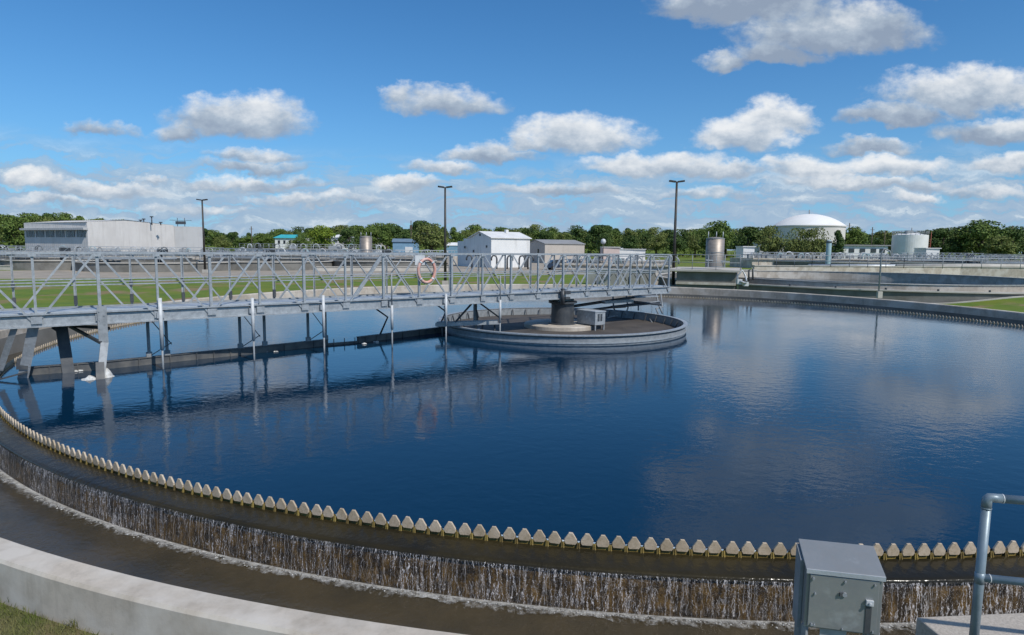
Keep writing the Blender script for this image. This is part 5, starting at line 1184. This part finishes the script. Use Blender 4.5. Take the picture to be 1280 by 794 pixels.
def topline(px):
    xs = [-300, -60, 0, 40, 80, 110, 240, 300, 400, 480, 560, 680, 760, 860, 960, 1080, 1150, 1200, 1280, 1400, 1600]
    ys = [262, 266, 270, 270, 268, 276, 289, 292, 288, 284, 288, 287, 288, 288, 288, 292, 292, 288, 289, 290, 288]
    for a, b, c, d in zip(xs[:-1], xs[1:], ys[:-1], ys[1:]):
        if a <= px <= b: return c + (d - c) * (px - a) / (b - a)
    return 288
for row, (Y0, dy_, step, up_) in enumerate(((300, 26, 17, 0), (265, 16, 27, 5), (335, 12, 15, -1))):
    px = -330 + row * 7
    while px < 1640:
        near_ = px < 115
        Y = Y0 + rt.uniform(-dy_, dy_) - (80 if near_ else 0)
        if not (row == 1 and (585 < px < 640)):
            plant(rt.choice([0, 1, 2, 3, 4, 5, 6, 7]), px, Y, topline(px) + up_ + rt.gauss(0, 2.3), sx=rt.uniform(.85, 1.25))
        px += step * rt.uniform(.65, 1.35) * (1.6 if near_ else 1)
# low undergrowth behind the plant so that no sky shows under the crowns
m = MB(); ru = random.Random(9)
for i in range(33000):
    px = ru.uniform(-400, 1720); Y = ru.uniform(275, 350) - (75 if px < 115 else 0); x = (px - 640) / F * Y
    h = ru.uniform(0, 5.2) * (.6 + .4 * math.sin(px * .05) * math.sin(px * .013))
    p = Vector((x, Y, GZ + h)); s = ru.uniform(.35, .9); u = Vector((ru.uniform(-1, 1), ru.uniform(-.4, .4), ru.uniform(-1, 1))).normalized(); w_ = u.cross(Vector((ru.uniform(-.4, .4), -1, ru.uniform(-.2, .8)))).normalized()
    n0 = len(m.v); m.v += [p + u * s, p + w_ * s, p - u * s, p - w_ * s]; m.f.append([n0, n0 + 1, n0 + 2, n0 + 3]); m.sm.append(False)
tag(m.build('undergrowth', LEAF[1]), 'dense dark green undergrowth below the far treeline', 'shrubs', kind='stuff')
# particular trees
for (k, px, Y, top, lab, sx) in ((3, 540, 175, 281, 'broad dark olive tree at the middle lamp pole', 1.15), (5, 402, 190, 283, 'yellow green tree left of the white house', .9), (1, 750, 210, 283, 'tall dark round tree left of the right lamp pole group', 1.0), (1, 755, 190, 293, 'dark shrub like tree right of the beige shed', .8),
    (0, 895, 190, 279, 'tall round tree right behind the large stainless tank', 1.1), (1, 935, 200, 285, 'dark full tree between stainless tank and domed tank', 1.2), (3, 962, 135, 284, 'thin greyish tree just left of the domed tank', .8), (3, 996, 130, 287, 'sparse olive tree in front of the domed tank left half', .75), (3, 1021, 128, 286.5, 'sparse brown grey tree before the domed tank right half', .75),
    (2, 1047, 150, 290, 'small dark conifer at the right edge of the domed tank', .8), (0, 1066, 190, 286, 'round green tree right of the domed tank', .9), (1, 1178, 180, 287, 'dark tree just right of the railed tank', 1.0), (0, 1228, 175, 278, 'tallest round tree at the far right', 1.25), (7, 1200, 180, 285, 'dark round tree left of the tallest right tree', 1.0), (1, 1265, 178, 288, 'dark tree at the right frame edge', 1.1), (6, 1250, 165, 296, 'low olive bush below the right hand trees', 1.2),
    (0, 350, 262, 288, 'small tree rising behind the turquoise roofed hall', .8), (3, 366, 222, 301, 'olive bush in front of the turquoise roof', 1.1), (0, 378, 215, 294, 'dark bushy tree between turquoise roof and yellow green tree', 1.0), (1, 437, 205, 287, 'dark tree behind the small stainless tank', .9), (4, 452, 210, 284, 'loose pine behind the small stainless tank', 1.1)):
    o = plant(k, px, Y, top, lab, sx)
    if px == 402:
        for c in o.children:
            if c.name.startswith('crown'): c.data = c.data.copy(); c.data.materials[0] = LEAF[3]
    if px in (1020, 996):
        for c in o.children:
            if c.name.startswith('crown'): c.data = c.data.copy(); c.data.materials[0] = LEAF[4 if px == 1020 else 2]
# ------------------------------------------------------------------ grass blades on near ground
m = MB(); rg_ = random.Random(4)
def blade(p, h, w):
    a = rg_.uniform(0, 6.28); u = V2(math.cos(a), math.sin(a)); l = V2(rg_.gauss(0, .35), rg_.gauss(0, .35)) * h; n0 = len(m.v)
    m.v += [p - u * w, p + u * w, p + u * w * .7 + l * .4 + UP * h * .6, p - u * w * .7 + l * .4 + UP * h * .6, p + l + UP * h]
    m.f.append([n0, n0 + 1, n0 + 2, n0 + 3]); m.f.append([n0 + 3, n0 + 2, n0 + 4]); m.sm += [False, False]
cnt = 0
while cnt < 48000:
    x, y = rg_.uniform(-7.5, -1.8), rg_.uniform(3.0, 8.5)
    d = (V2(x, y) - V2(TC.x, TC.y)).length
    if d < RO_OUT + .01 or d > RO_OUT + 2.2: continue
    edge = d < RO_OUT + .12
    if math.sin(x * 5) * math.sin(y * 6 + 1) > .55 and not edge: 
        if rg_.random() < .7: cnt += 1; continue
    blade(Vector((x, y, GZ - .01)), rg_.uniform(.02, .075) * (1.5 if edge and rg_.random() < .3 else 1), .0032); cnt += 1
for (px, py) in ((3, 735), (38, 755), (95, 783), (30, 750)):
    q = onz(px, py, GZ)
    for k in range(40): blade(Vector((q.x + rg_.gauss(0, .04), q.y - abs(rg_.gauss(0, .04)), GZ - .01)), rg_.uniform(.06, .14), .004)
tag(m.build('grass_blades', 'blade'), 'short grass with dry patches outside the basin wall', 'grass', kind='stuff')
S.cycles.max_bounces = 6; S.cycles.transparent_max_bounces = 8; S.cycles.caustics_reflective = False; S.cycles.caustics_refractive = False
